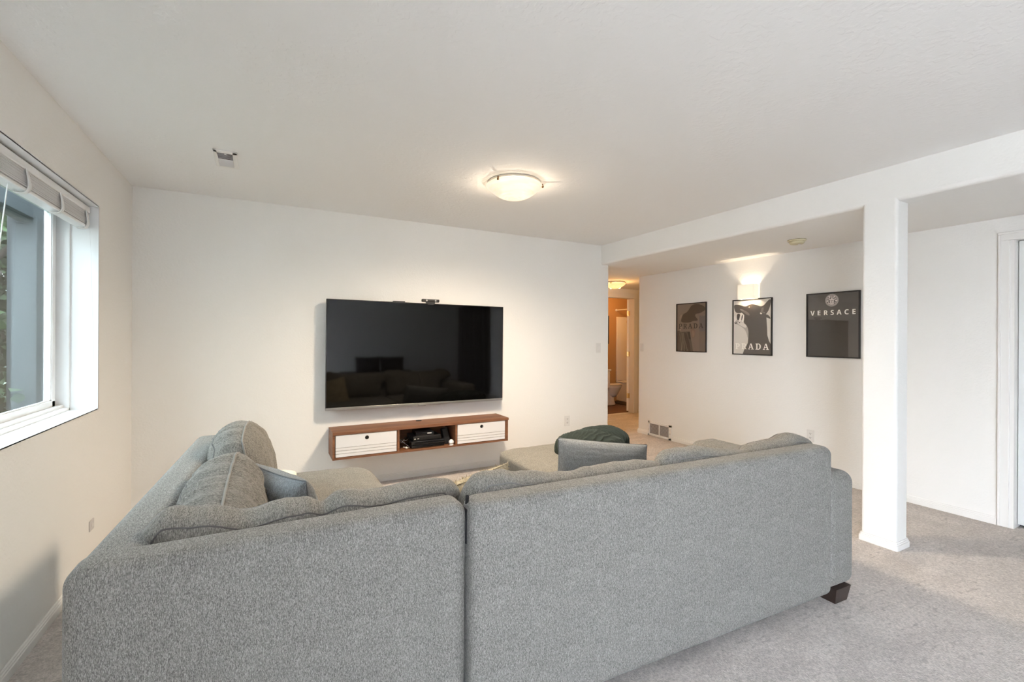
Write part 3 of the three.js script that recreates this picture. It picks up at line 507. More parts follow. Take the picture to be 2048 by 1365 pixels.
/* ------------------------------------------------------------ bathroom fixtures */
{
  const t = thing('bathtub', 'cream bathtub with wall surround at the back of the bathroom', 'bathtub', [6.585, 0, -6.95]);
  part('apron', rbox(0, 0.06, 0, 0.405, -0.595, 0.65, 0.02, 4), M.porcelain, t);
  part('rim', [rbox(-0.012, 0.10, 0.395, 0.425, -0.595, 0.65, 0.014, 4), rbox(0.60, 0.71, 0.395, 0.425, -0.595, 0.65, 0.014, 4), rbox(0, 0.71, 0.395, 0.425, -0.595, -0.49, 0.014, 4), rbox(0, 0.71, 0.395, 0.425, 0.55, 0.65, 0.014, 4)], M.porcelain, t);
  part('basin', box(0.06, 0.68, 0.05, 0.10, -0.55, 0.6), M.porcelain, t);
  part('surround', [rbox(-0.012, 0.715, 0.425, 1.80, -0.596, -0.574, 0.008, 3), rbox(-0.014, 0.012, 0.425, 1.80, -0.59, -0.55, 0.008, 3), rbox(0.69, 0.713, 0.425, 1.80, -0.596, 0.65, 0.008, 3)], M.porcelain, t);
  part('hook', place(new THREE.TorusGeometry(0.02, 0.004, 8, 20), [0.28, 1.70, -0.565]), M.brass, t);
  const rod = thing('shower_rod', 'pale straight shower rod above the bathtub', 'shower rod', [6.58, 1.945, -6.9]); part('rod', place(cyl(0.0125, 0.0125, 1.28, 16), [0, 0, 0], [PI / 2, 0, 0]), M.porcelain, rod); part('flange', place(cyl(0.026, 0.026, 0.012, 20), [0, 0, -0.642], [PI / 2, 0, 0]), M.porcelain, rod);
  const w = thing('toilet', 'cream toilet seen past the door edge in the bathroom', 'toilet', [5.925, 0, -7.12], 0);
  const ell = (prof, cx, sx, sz) => { const g = new THREE.LatheGeometry(prof.map((p) => new THREE.Vector2(...p)), 40); g.scale(sx, 1, sz); g.translate(cx, 0, 0); return g; };
  part('bowl', ell([[0.001, 0.16], [0.09, 0.165], [0.125, 0.22], [0.165, 0.31], [0.185, 0.36], [0.19, 0.385], [0.17, 0.39], [0.12, 0.37], [0.001, 0.25]], 0.155, 1.22, 1), M.porcelain, w);
  part('pedestal', [ell([[0.001, 0], [0.115, 0], [0.118, 0.02], [0.095, 0.10], [0.09, 0.2], [0.12, 0.26]], 0.09, 1.35, 0.95), rbox(-0.14, 0.06, 0.0, 0.36, -0.1, 0.1, 0.03, 4)], M.porcelain, w);
  part('seat', ell([[0.09, 0.388], [0.19, 0.388], [0.197, 0.398], [0.19, 0.408], [0.09, 0.408]], 0.155, 1.22, 1), M.porcelain, w); part('lid', ell([[0.001, 0.428], [0.15, 0.426], [0.188, 0.42], [0.195, 0.412], [0.001, 0.41]], 0.155, 1.22, 1), M.porcelain, w);
  part('tank', rbox(-0.215, -0.035, 0.36, 0.70, -0.21, 0.21, 0.025, 4), M.porcelain, w); part('tank_lid', rbox(-0.22, -0.02, 0.70, 0.735, -0.22, 0.22, 0.012, 4), M.porcelain, w); part('lever', place(cyl(0.006, 0.006, 0.07, 12), [-0.02, 0.65, 0.15], [PI / 2, 0, 0]), M.brass, w);
  const p = thing('framed_picture', 'tall black picture on the brown bathroom wall', 'picture', [6.235, 1.22, -7.55]); part('frame', [rbox(-0.14, 0.14, 0, 0.60, 0, 0.018, 0.003)], M.black, p); part('print', box(-0.115, 0.115, 0.025, 0.575, 0.012, 0.0192), M.blackMatte, p);
  const m = thing('dark_floor_patch', 'dark brown flat patch on the bathroom floor along the tub', 'mat', [6.40, 0, -7.03]); part('patch_body', cushion(0.30, 0.016, 0.80, { e1: 8, e2: 3, wrinkle: 0.001, seed: 66, nu: 20, nv: 4, nw: 40 }).geo, std({ color: rgb(0.05, 0.03, 0.018), roughness: 1, bumpMap: carpetBump, bumpScale: 0.004 }), m);  // flat dark brown patch laid along the tub
}

/* ------------------------------------------------------------ lamps */
function bulb(parent, pos, r, intensity, color, glow) {
  const b = part('bulb', new THREE.SphereGeometry(r, 20, 14), std({ color: rgb(1, 0.9, 0.75), emissive: color, emissiveIntensity: glow }), parent); b.position.set(...pos);
  const l = new THREE.PointLight(color, intensity, 0, 2); l.position.set(...pos); l.castShadow = true; l.shadow.radius = r / 0.02 * 0.9; parent.add(l); return b;
}
function domeLamp(label, pos, R, depth, power, down, glow, color) {
  const o = thing('ceiling_light', label, 'light', pos);
  part('pan', new THREE.LatheGeometry([[0, 0], [R * 0.94, 0], [R * 0.97, -0.006], [R * 0.97, -0.02], [R * 0.92, -0.022], [0, -0.02]].map((p) => new THREE.Vector2(...p)), 64), std({ color: rgb(0.62, 0.58, 0.52), roughness: 0.35, metalness: 0.3 }), o);
  const prof = []; for (let i = 0; i <= 28; i++) { const s = i / 28, r = R * s; prof.push(new THREE.Vector2(Math.max(0.0001, r), -0.030 - depth * (1 - Math.pow(s, 2.2)))); }
  prof.push(new THREE.Vector2(R + 0.003, -0.027), new THREE.Vector2(R - 0.002, -0.025));
  const sw = field(512, 512, 60, 30, 101), sw2 = field(512, 512, 18, 12, 102);
  const alabaster = tex(512, 512, (x, y) => { const v = 0.86 + 0.14 * sw(x + 30 * sw2(x, y), y); return [v, v * 0.985, v * 0.95]; }, true, 1);
  part('glass_bowl', new THREE.LatheGeometry(prof, 72), phy({ map: alabaster, roughness: 0.5, transmission: 0.03, thickness: 0, emissive: color, emissiveIntensity: glow }), o);
  for (let k = 0; k < 3; k++) { const a = k * 2 * PI / 3 + 0.55; part('clip', [place(cyl(0.006, 0.006, 0.02, 12), [Math.cos(a) * (R + 0.002), -0.024, Math.sin(a) * (R + 0.002)]), place(new THREE.SphereGeometry(0.008, 14, 10), [Math.cos(a) * (R + 0.004), -0.033, Math.sin(a) * (R + 0.004)])], M.bronze, o); }
  for (const s of [-1, 1]) bulb(o, [s * 0.06 * R / 0.2 + 0.005, -0.082, s * 0.04], 0.022, power / 2, color, 6);
  const sp = new THREE.SpotLight(color, down, 0, 1.5, 1, 2); sp.position.set(0, -0.035 - depth - 0.006, 0); sp.target.position.set(0, -1.5, 0); sp.castShadow = true; sp.shadow.radius = 8; o.add(sp, sp.target); // most of the light leaves through the bowl, downwards
  return o;
}
domeLamp('large alabaster glass bowl light glowing on the living room ceiling', [1.535, HC, -2.845], 0.198, 0.092, LAMP * 0.021, LAMP, 0.38, WARM);
domeLamp('small glowing glass bowl light on the hall ceiling outside the bathroom', [4.74, HS, -5.47], 0.165, 0.075, HALL_LAMP * 0.3, HALL_LAMP, 0.8, WARMER);
{ // vanity lamp on the bathroom wall, out of sight, lights the brown walls
  const o = thing('vanity_light', 'round glowing lamp on the bathroom ceiling', 'light', [5.9, 2.36, -6.7]);
  part('pan', place(cyl(0.08, 0.08, 0.02), [0, -0.01, 0]), M.trim, o); bulb(o, [0, -0.08, 0], 0.055, BATH_LAMP, WARMER, 3);
}
{ // open-topped frosted glass sconce
  const o = thing('wall_sconce', 'square frosted glass wall light glowing above the middle poster', 'light', [XR, 1.768, -3.138]);
  const glass = phy({ color: rgb(0.92, 0.89, 0.83), roughness: 1, transmission: 0.08, thickness: 0, emissive: WARM, emissiveIntensity: 0.3 });
  const hz = 0.094, dx = 0.095, h = 0.158;
  part('back_plate', rbox(-0.012, 0, 0.02, h - 0.03, -0.05, 0.05, 0.003), M.trim, o);
  part('shade', [box(-dx, -dx + 0.005, 0, h, -hz, hz)], glass, o);
  for (const z of [-hz, hz - 0.004]) part('shade_side', box(-dx + 0.005, -0.004, 0, h, z, z + 0.004), glass, o);
  bulb(o, [-0.056, 0.055, 0.0], 0.02, SCONCE, WARM, 1.5);
  part('socket', place(cyl(0.014, 0.014, 0.04, 16), [-0.03, 0.05, 0], [0, 0, 0.9]), M.trim, o);
}

/* ------------------------------------------------------------ posters */
function canvasTexture(w, h, draw) {
  const c = document.createElement('canvas'); c.width = w; c.height = h; const g = c.getContext('2d'); draw(g, w, h);
  const t = new THREE.CanvasTexture(c); t.colorSpace = THREE.SRGBColorSpace; t.anisotropy = 8; return t;
}
// polygon through points measured on the print, mapped from its four photographed corners
const mapper = (tl, tr, bl, br, w, h) => ([x, y]) => { const u = (x - (tl[0] + bl[0]) / 2) / ((tr[0] + br[0]) / 2 - (tl[0] + bl[0]) / 2), t = lerp(tl[1], tr[1], u), b = lerp(bl[1], br[1], u); return [u * w, (y - t) / (b - t) * h]; };
function blob(g, m, pts, fill, smooth = true) {
  const q = pts.map(m); g.beginPath();
  if (smooth) { const n = q.length; g.moveTo((q[0][0] + q[n - 1][0]) / 2, (q[0][1] + q[n - 1][1]) / 2); for (let i = 0; i < n; i++) { const p = q[i], r = q[(i + 1) % n]; g.quadraticCurveTo(p[0], p[1], (p[0] + r[0]) / 2, (p[1] + r[1]) / 2); } } else { q.forEach((p, i) => (i ? g.lineTo(...p) : g.moveTo(...p))); }
  g.closePath(); g.fillStyle = fill; g.fill();
}
function spaced(g, text, x0, x1, base, font) { g.font = font; g.textBaseline = 'alphabetic'; g.textAlign = 'left'; const ws = [...text].map((c) => g.measureText(c).width), gap = (x1 - x0 - ws.reduce((a, b) => a + b)) / (text.length - 1); let x = x0; [...text].forEach((c, i) => { g.fillText(c, x, base); x += ws[i] + gap; }); }
const printA = canvasTexture(768, 1024, (g, w, h) => {
  const m = mapper([145, 200], [775, 140], [150, 1195], [785, 1200], w, h), r = rng(5);
  g.fillStyle = '#6b5f56'; g.fillRect(0, 0, w, h);
  blob(g, m, [[640, 430], [775, 430], [785, 760], [640, 760]], '#585150', false); blob(g, m, [[600, 600], [640, 600], [650, 1200], [600, 1200]], '#6b5e53', false); blob(g, m, [[640, 760], [785, 760], [785, 1200], [640, 1200]], '#64584e', false);
  blob(g, m, [[160, 760], [215, 760], [200, 1190], [150, 1190]], '#3e342d', false);
  for (let i = 0; i < 40; i++) { const x = 150 + r() * 260, y = 230 + r() * 150; g.strokeStyle = `rgba(140,125,112,${0.08 + 0.12 * r()})`; g.lineWidth = 3; g.beginPath(); g.moveTo(...m([x, y])); g.lineTo(...m([x + 40 + 50 * r(), y - 20])); g.stroke(); }
  blob(g, m, [[455, 230], [520, 190], [600, 176], [700, 205], [760, 250], [760, 310], [690, 352], [640, 385], [560, 385], [545, 440], [600, 500], [612, 540], [480, 545], [470, 575], [300, 592], [235, 560], [255, 480], [290, 400], [360, 372], [410, 320]], '#35291f');
  blob(g, m, [[215, 430], [285, 400], [250, 500], [225, 560], [205, 500]], '#7e6e60'); blob(g, m, [[450, 600], [560, 740], [560, 880], [480, 930], [455, 760]], '#6a574a'); blob(g, m, [[480, 740], [540, 760], [545, 870], [490, 900]], '#7b6656');
  blob(g, m, [[205, 790], [390, 770], [470, 960], [510, 1195], [165, 1195], [190, 900]], '#463e38', false);
  for (let i = 0; i < 26; i++) { const x = 215 + r() * 150; g.strokeStyle = i % 2 ? 'rgba(20,17,15,0.75)' : 'rgba(150,138,126,0.55)'; g.lineWidth = 3 + 6 * r(); g.beginPath(); g.moveTo(...m([x, 800 + 60 * r()])); g.quadraticCurveTo(...m([x + 40, 980]), ...m([x - 60 + 260 * r() * 0.7, 1190])); g.stroke(); }
  blob(g, m, [[390, 775], [440, 775], [465, 940], [420, 930]], '#120d0a', false); blob(g, m, [[290, 760], [390, 840], [470, 1190], [400, 1190]], '#2a231e'); blob(g, m, [[215, 590], [260, 640], [240, 760], [215, 760]], '#8f8072');
  g.fillStyle = '#0b0603'; const a = m([190, 708]), b = m([722, 690]); spaced(g, 'PRADA', a[0], b[0], (a[1] + b[1]) / 2 + 8, 'bold 150px serif');
});
const printB = canvasTexture(768, 1024, (g, w, h) => {
  const m = mapper([115, 195], [845, 140], [115, 1212], [850, 1232], w, h), r = rng(6);
  g.fillStyle = '#c9c3bb'; g.fillRect(0, 0, w, h);
  const coat = '#47403a';
  blob(g, m, [[740, 450], [790, 470], [822, 515], [828, 548], [780, 522], [740, 512]], coat); blob(g, m, [[752, 515], [765, 700], [772, 860], [800, 960], [850, 1060], [850, 1240], [300, 1240], [335, 1140], [380, 1062], [408, 1000], [416, 900], [420, 790], [400, 700], [345, 640], [325, 600], [330, 470], [480, 380], [640, 360], [745, 430]], coat, false);
  blob(g, m, [[128, 300], [140, 274], [200, 268], [270, 284], [330, 306], [385, 302], [425, 274], [465, 260], [525, 262], [585, 282], [640, 304], [690, 296], [730, 252], [785, 185], [828, 160], [832, 220], [812, 320], [790, 382], [755, 440], [700, 520], [420, 520], [330, 470], [300, 425], [240, 432], [190, 432], [152, 402], [134, 350]], coat);
  blob(g, m, [[240, 335], [330, 375], [420, 420], [450, 478], [400, 478], [330, 420], [255, 380]], '#6f6761'); blob(g, m, [[255, 345], [330, 372], [320, 395], [260, 375]], '#837b74');
  blob(g, m, [[440, 268], [500, 268], [480, 330], [420, 335], [410, 300]], '#584a3c'); blob(g, m, [[660, 330], [712, 318], [690, 420], [660, 450], [640, 430]], '#6b645e'); blob(g, m, [[420, 312], [440, 300], [438, 332], [424, 330]], '#efe4c8'); blob(g, m, [[640, 412], [652, 430], [680, 436], [662, 456], [634, 446]], '#d8d2c8'); blob(g, m, [[700, 405], [722, 420], [716, 440], [700, 430]], '#8d867f');
  // hand round the muzzle and the arm below it
  const skin = '#cbc4bd';
  blob(g, m, [[150, 560], [215, 575], [300, 600], [385, 660], [420, 760], [420, 905], [402, 905], [384, 810], [340, 735], [250, 672], [170, 640], [140, 640], [128, 600]], '#a59e97'); blob(g, m, [[200, 590], [300, 605], [385, 668], [372, 720], [300, 690], [210, 640]], skin);
  for (const f of [[[168, 450], [180, 432], [182, 585], [150, 590]], [[272, 418], [292, 424], [270, 600], [226, 600], [250, 510]], [[322, 456], [338, 466], [326, 610], [288, 610], [302, 540]], [[132, 480], [150, 470], [160, 590], [128, 620]]]) blob(g, m, f, '#d9d3cc');
  blob(g, m, [[186, 450], [240, 440], [258, 470], [228, 575], [190, 560]], '#2f2925'); blob(g, m, [[285, 480], [312, 460], [300, 540], [276, 590]], '#332d28'); blob(g, m, [[150, 620], [185, 600], [190, 632], [160, 645]], '#4a433d'); blob(g, m, [[225, 600], [262, 598], [250, 628], [228, 622]], '#6b645d');
  const a = m([160, 1118]), b = m([800, 1132]); g.fillStyle = '#e6e1da'; spaced(g, 'PRADA', a[0], b[0], (a[1] + b[1]) / 2, 'bold 152px serif');
});
const printC = canvasTexture(768, 1024, (g, w, h) => {
  const m = mapper([125, 160], [1015, 90], [120, 1228], [1015, 1258], w, h), r = rng(7);
  g.fillStyle = '#4a4541'; g.fillRect(0, 0, w, h);
  for (let i = 0; i < 900; i++) { g.fillStyle = i % 2 ? 'rgba(90,84,80,0.10)' : 'rgba(40,36,34,0.10)'; g.fillRect(r() * w, r() * h, 10 + 50 * r(), 2 + 3 * r()); }
  // round emblem: a maned head in a ring
  const [cx, cy] = m([560, 256]), R = 116 / 890 * w * 0.98; g.save(); g.translate(cx, cy); g.scale(1, 1.0);
  g.fillStyle = '#c2bab7'; g.beginPath(); g.arc(0, 0, R, 0, 6.3); g.fill(); g.strokeStyle = '#57504d'; g.lineWidth = 4; g.beginPath(); g.arc(0, 0, R * 0.93, 0, 6.3); g.stroke(); g.beginPath(); g.arc(0, 0, R * 0.76, 0, 6.3); g.stroke();
  for (let k = 0; k < 40; k++) { g.save(); g.rotate(k / 40 * 2 * PI); g.fillStyle = '#6d6461'; g.fillRect(R * 0.80, -R * 0.025, R * 0.09, R * 0.05); g.restore(); }
  for (let k = 0; k < 26; k++) { const a = -PI * 1.25 + k / 25 * PI * 1.5, rr = R * (0.48 + 0.16 * (k % 2)); g.strokeStyle = k % 3 ? '#2f2a28' : '#e0d9d6'; g.lineWidth = 8; g.beginPath(); g.arc(Math.cos(a) * rr, Math.sin(a) * rr, R * 0.11, a, a + 3.6); g.stroke(); }
  g.fillStyle = '#cfc7c4'; g.beginPath(); g.ellipse(0, R * 0.12, R * 0.27, R * 0.40, 0, 0, 6.3); g.fill(); g.fillStyle = '#2c2725'; for (const s of [-1, 1]) { g.beginPath(); g.ellipse(s * R * 0.11, R * 0.04, R * 0.07, R * 0.035, 0, 0, 6.3); g.fill(); g.fillRect(s * R * 0.33 - 3, R * 0.02, 8, R * 0.42); } g.fillRect(-3, R * 0.06, 6, R * 0.17); g.beginPath(); g.ellipse(0, R * 0.34, R * 0.09, R * 0.03, 0, 0, 6.3); g.fill();
  g.restore();
  const a = m([182, 524]), b = m([958, 496]); g.fillStyle = '#efebe4'; spaced(g, 'VERSACE', a[0], b[0], (a[1] + b[1]) / 2, 'bold 108px sans-serif');
});
function poster(label, z0, z1, y0, y1, print) {
  const w = z1 - z0, h = y1 - y0, o = thing('framed_poster', label, 'poster', [XR, y0, (z0 + z1) / 2], -PI / 2, 'framed posters on the passage wall'); // local x runs along the wall, local z into the room
  const f = 0.011, d = 0.02;
  part('frame', [rbox(-w / 2, w / 2, 0, f, 0, d, 0.002, 2), rbox(-w / 2, w / 2, h - f, h, 0, d, 0.002, 2), rbox(-w / 2, -w / 2 + f, 0, h, 0, d, 0.002, 2), rbox(w / 2 - f, w / 2, 0, h, 0, d, 0.002, 2)], M.black, o);
  const g = new THREE.PlaneGeometry(w - f, h - f); g.translate(0, h / 2, 0.010); part('print', g, std({ map: print, color: rgb(1.3, 1.3, 1.3), roughness: 0.7 }), o);
  part('backing', box(-w / 2 + 0.003, w / 2 - 0.003, 0.003, h - 0.003, 0.002, 0.008), M.blackMatte, o);
  part('glazing', box(-w / 2 + f / 2, w / 2 - f / 2, f / 2, h - f / 2, 0.012, 0.0135), M.pictureGlass, o);
}
poster('black framed poster of a shadowy draped figure, nearest the hall', -4.155, -3.70, 1.170, 1.781, printA);
poster('black framed poster of a dark dog held at the muzzle, below the glowing sconce', -3.35, -2.893, 1.160, 1.773, printB);
poster('black framed poster with a round pale emblem on dark grey, partly behind the pillar', -2.549, -2.092, 1.163, 1.775, printC);

/* ------------------------------------------------------------ plates, vents, detector */
// a plate in its own frame: x across, y up, z out of the wall
function outlet(label, pos, turn) {
  const o = thing('wall_outlet', label, 'outlet', pos, turn); part('plate', rbox(-0.036, 0.036, -0.058, 0.058, 0, 0.006, 0.003, 3), M.plate, o);
  for (const y of [0.02, -0.02]) { const s = part('socket', rbox(-0.017, 0.017, y - 0.0145, y + 0.0145, 0.004, 0.0085, 0.003, 3), M.plate, o); part('slot', [box(-0.0075, -0.0045, y - 0.002, y + 0.008, 0.0075, 0.0088), box(0.0045, 0.0075, y - 0.002, y + 0.008, 0.0075, 0.0088), place(cyl(0.003, 0.003, 0.0014, 12), [0, y - 0.0085, 0.0081], [PI / 2, 0, 0])], M.slot, s); }
}
outlet('white double outlet low on the television wall by the console', [3.005, 0.391, ZB], 0);
outlet('white double outlet low on the poster wall above the sofa arm', [XR, 0.398, -2.511], -PI / 2);
{ const o = thing('cable_plate', 'small blank grey plate low on the window wall behind the sofa', 'wall plate', [XL, 0.252, -3.415], PI / 2); part('plate', rbox(-0.035, 0.035, -0.03, 0.03, 0, 0.006, 0.003, 3), M.louver, o); part('jack', rbox(-0.009, 0.009, -0.01, 0.008, 0.005, 0.009, 0.001, 1), M.plate, o); }
function lightSwitch(label, pos, turn) {
  const o = thing('light_switch', label, 'switch', pos, turn); part('plate', rbox(-0.035, 0.035, -0.057, 0.057, 0, 0.006, 0.003, 3), M.plate, o);
  const r = rbox(-0.017, 0.017, -0.033, 0.033, 0, 0.006, 0.002, 3); r.rotateX(0.09); r.translate(0, 0, 0.0045); part('rocker', r, M.plate, o); for (const y of [-0.0355, 0.035]) part('gap', box(-0.02, 0.02, y - 0.0012, y + 0.0012, 0.0045, 0.0066), M.louver, o);
}
lightSwitch('white rocker light switch at the end of the television wall', [3.449, 1.219, ZB], 0);
lightSwitch('white rocker light switch on the poster wall corner by the hall', [XR, 1.210, -4.778], -PI / 2);
{ // floor-level return grille
  const o = thing('wall_register', 'white metal vent grille at the foot of the poster wall', 'vent', [XR, 0, -4.438], -PI / 2), w = 0.207;
  part('frame', [rbox(-w, w, 0.003, 0.03, 0, 0.014, 0.003, 2), rbox(-w, w, 0.170, 0.196, 0, 0.014, 0.003, 2), rbox(-w, -w + 0.03, 0.003, 0.196, 0, 0.014, 0.003, 2), rbox(w - 0.045, w, 0.003, 0.196, 0, 0.014, 0.003, 2), rbox(-0.012, 0.004, 0.02, 0.18, 0, 0.013, 0.002, 2)], M.trim, o);
  part('backing', box(-w + 0.01, w - 0.01, 0.01, 0.19, 0.0005, 0.003), M.slot, o);
  for (const [a, b] of [[-w + 0.03, -0.012], [0.004, w - 0.045]]) { const L = []; for (let k = 0; k < 13; k++) { const g = box(a, b, -0.0045, 0.0045, -0.0006, 0.0006); g.rotateX(0.6); g.translate(0, 0.036 + k * 0.0107, 0.007); L.push(g); } part('louver', L, M.louver, o); }
  for (const x of [-w + 0.012, w - 0.02]) part('screw', place(cyl(0.004, 0.004, 0.003, 12), [x, 0.085, 0.0145], [PI / 2, 0, 0]), M.slot, o);
}
{ // ceiling register
  const o = thing('ceiling_register', 'small white air vent in the ceiling near the window', 'vent', [-0.24, HC, -3.335], 0.02);
  part('frame', [rbox(-0.062, 0.062, -0.008, 0, -0.15, -0.125, 0.003, 2), rbox(-0.062, 0.062, -0.008, 0, 0.115, 0.15, 0.003, 2), rbox(-0.062, -0.042, -0.008, 0, -0.15, 0.15, 0.003, 2), rbox(0.036, 0.062, -0.008, 0, -0.15, 0.15, 0.003, 2)], M.trim, o);
  part('backing', box(-0.05, 0.05, -0.0015, -0.0005, -0.14, 0.14), M.louver, o);
  for (let k = 0; k < 12; k++) { const g = box(-0.042, 0.036, -0.0006, 0.0006, -0.009, 0.009); g.rotateX(k < 6 ? -0.5 : 0.5); g.translate(0, -0.005, -0.115 + k * 0.0205); part('louver', g, M.louver, o); }
  part('lever', rbox(-0.006, 0.006, -0.016, -0.004, 0.112, 0.118, 0.002, 2), M.trim, o);
}
{
  const o = thing('smoke_detector', 'round yellowed smoke alarm on the lowered ceiling near the sconce', 'smoke alarm', [4.115, HS, -2.352]);
  const lathe = (p) => new THREE.LatheGeometry(p.map((q) => new THREE.Vector2(...q)), 48);
  part('base', lathe([[0, 0], [0.072, 0], [0.073, -0.008], [0.066, -0.011], [0, -0.011]]), M.smoke, o); part('cover', lathe([[0.058, -0.009], [0.060, -0.024], [0.050, -0.036], [0, -0.038]]), M.smoke, o); part('button', place(cyl(0.012, 0.012, 0.004, 20), [0.02, -0.0385, 0.01]), M.plate, o);
}

/* ------------------------------------------------------------ blind */
{
  const z0 = WIN[0] + 0.012, z1 = WIN[1] - 0.012, xa = -0.982, xb = -0.928, o = thing('window_blind', 'white slatted blind drawn up at the top of the window', 'blind', [XL, 1.955, (z0 + z1) / 2]);
  const L = (a, b, c, d, e, f, r = 0.003) => rbox(a - XL, b - XL, c - 1.955, d - 1.955, e - (z0 + z1) / 2, f - (z0 + z1) / 2, r, 2);
  part('headrail', L(xa + 0.004, xb + 0.004, 2.045, 2.083, z0, z1, 0.008), M.vinyl, o);
  const r = rng(3);
  for (let k = 0; k < 17; k++) { const dx = (r() - 0.5) * 0.003, y = 1.975 + k * 0.0041; part('slat', L(xa + dx, xb + dx, y, y + 0.0026, z0 + 0.012, z1 - 0.012, 0.0012), M.vinyl, o); }
  part('bottom_rail', L(xa, xb, 1.955, 1.972, z0 + 0.012, z1 - 0.012, 0.006), M.vinyl, o);
  const tape = std({ color: rgb(0.80, 0.80, 0.79), roughness: 0.9 });
  for (const z of [-3.44, -3.08, -2.72, -2.36, -2.0]) { // lace tape bunched round the stack
    const pts = [[xb + 0.001, 2.05], [xb + 0.008, 2.01], [xb + 0.007, 1.975], [xb - 0.002, 1.948], [xa + 0.02, 1.946]].map(([x, y], i) => [x - XL, y - 1.955, z - (z0 + z1) / 2 + 0.006 * Math.sin(i * 2.2)]);
    const T = []; for (const dz of [-0.009, -0.003, 0.004, 0.010]) T.push(tube(pts.map(([x, y, zz], i) => [x + 0.003 * Math.sin(i * 5 + dz * 900), y, zz + dz * (1 + 0.4 * Math.sin(i * 1.7))]), 0.0032, 24, 6)); part('ladder_tape', T, tape, o);
  }
  part('cord', tube([[xb + 0.003 - XL, 0.09, -3.468 - (z0 + z1) / 2], [xb + 0.012 - XL, -0.05, -3.47 - (z0 + z1) / 2], [xb + 0.018 - XL, -0.35, -3.475 - (z0 + z1) / 2], [xb + 0.024 - XL, -0.62, -3.482 - (z0 + z1) / 2], [xb + 0.026 - XL, -0.8, -3.484 - (z0 + z1) / 2]], 0.0013, 40, 6), M.vinyl, o);
  part('cord', tube([[xb - 0.01 - XL, 0.05, -2.60 - (z0 + z1) / 2], [xb - 0.05 - XL, -0.4, -2.615 - (z0 + z1) / 2], [xb - 0.055 - XL, -0.98, -2.64 - (z0 + z1) / 2]], 0.0022, 40, 6), M.vinyl, o);
}

/* ------------------------------------------------------------ behind the camera: what the television mirrors */
{
  const o = thing('daybed', 'low dark upholstered bench behind the camera', 'bench', [2.3, 0, 2.60]), dark = std({ color: rgb(0.03, 0.028, 0.026), roughness: 0.9 });
  part('seat', rbox(-0.85, 0.85, 0.12, 0.42, -0.38, 0.36, 0.05, 5), dark, o); part('backrest', rbox(-0.85, 0.85, 0.12, 0.52, 0.26, 0.385, 0.04, 5), dark, o); for (const [x, z] of [[-0.75, -0.3], [0.75, -0.3], [-0.75, 0.3], [0.75, 0.3]]) part('leg', flatNormals(tapered(x, z, 0.13, 0.06, 0.05)), M.darkWood, o);
  pillow('throw_pillow', 'black square throw pillow on the bench behind the camera, nearer the window', 0.57, 0.47, 0.15, [2.07, 0.63, 2.77], [0, 10 * D, 0], M.blackMatte, { seed: 81 });
  pillow('throw_pillow', 'black square throw pillow on the bench behind the camera, nearer the curtain', 0.57, 0.47, 0.15, [2.64, 0.63, 2.77], [0, 10 * D, 0], M.blackMatte, { seed: 87 });
  const c = thing('curtain', 'full-length black curtain behind the camera', 'curtain', [4.53, 0.02, 2.27], PI / 2), n = 220, g = new THREE.PlaneGeometry(1.76, 2.12, n, 20), p = g.attributes.position;
  for (let i = 0; i < p.count; i++) { const x = p.getX(i), y = p.getY(i); p.setXYZ(i, x * (1 - 0.03 * Math.sin(y * 2)), y + 1.06, 0.035 * Math.sin(x * 52 + 0.3 * y) + 0.012 * Math.sin(x * 21)); } g.computeVertexNormals(); part('cloth', g, M.blackMatte, c); part('rod', place(cyl(0.01, 0.01, 1.8, 16), [0, 2.13, 0], [0, 0, PI / 2]), M.black, c);
}

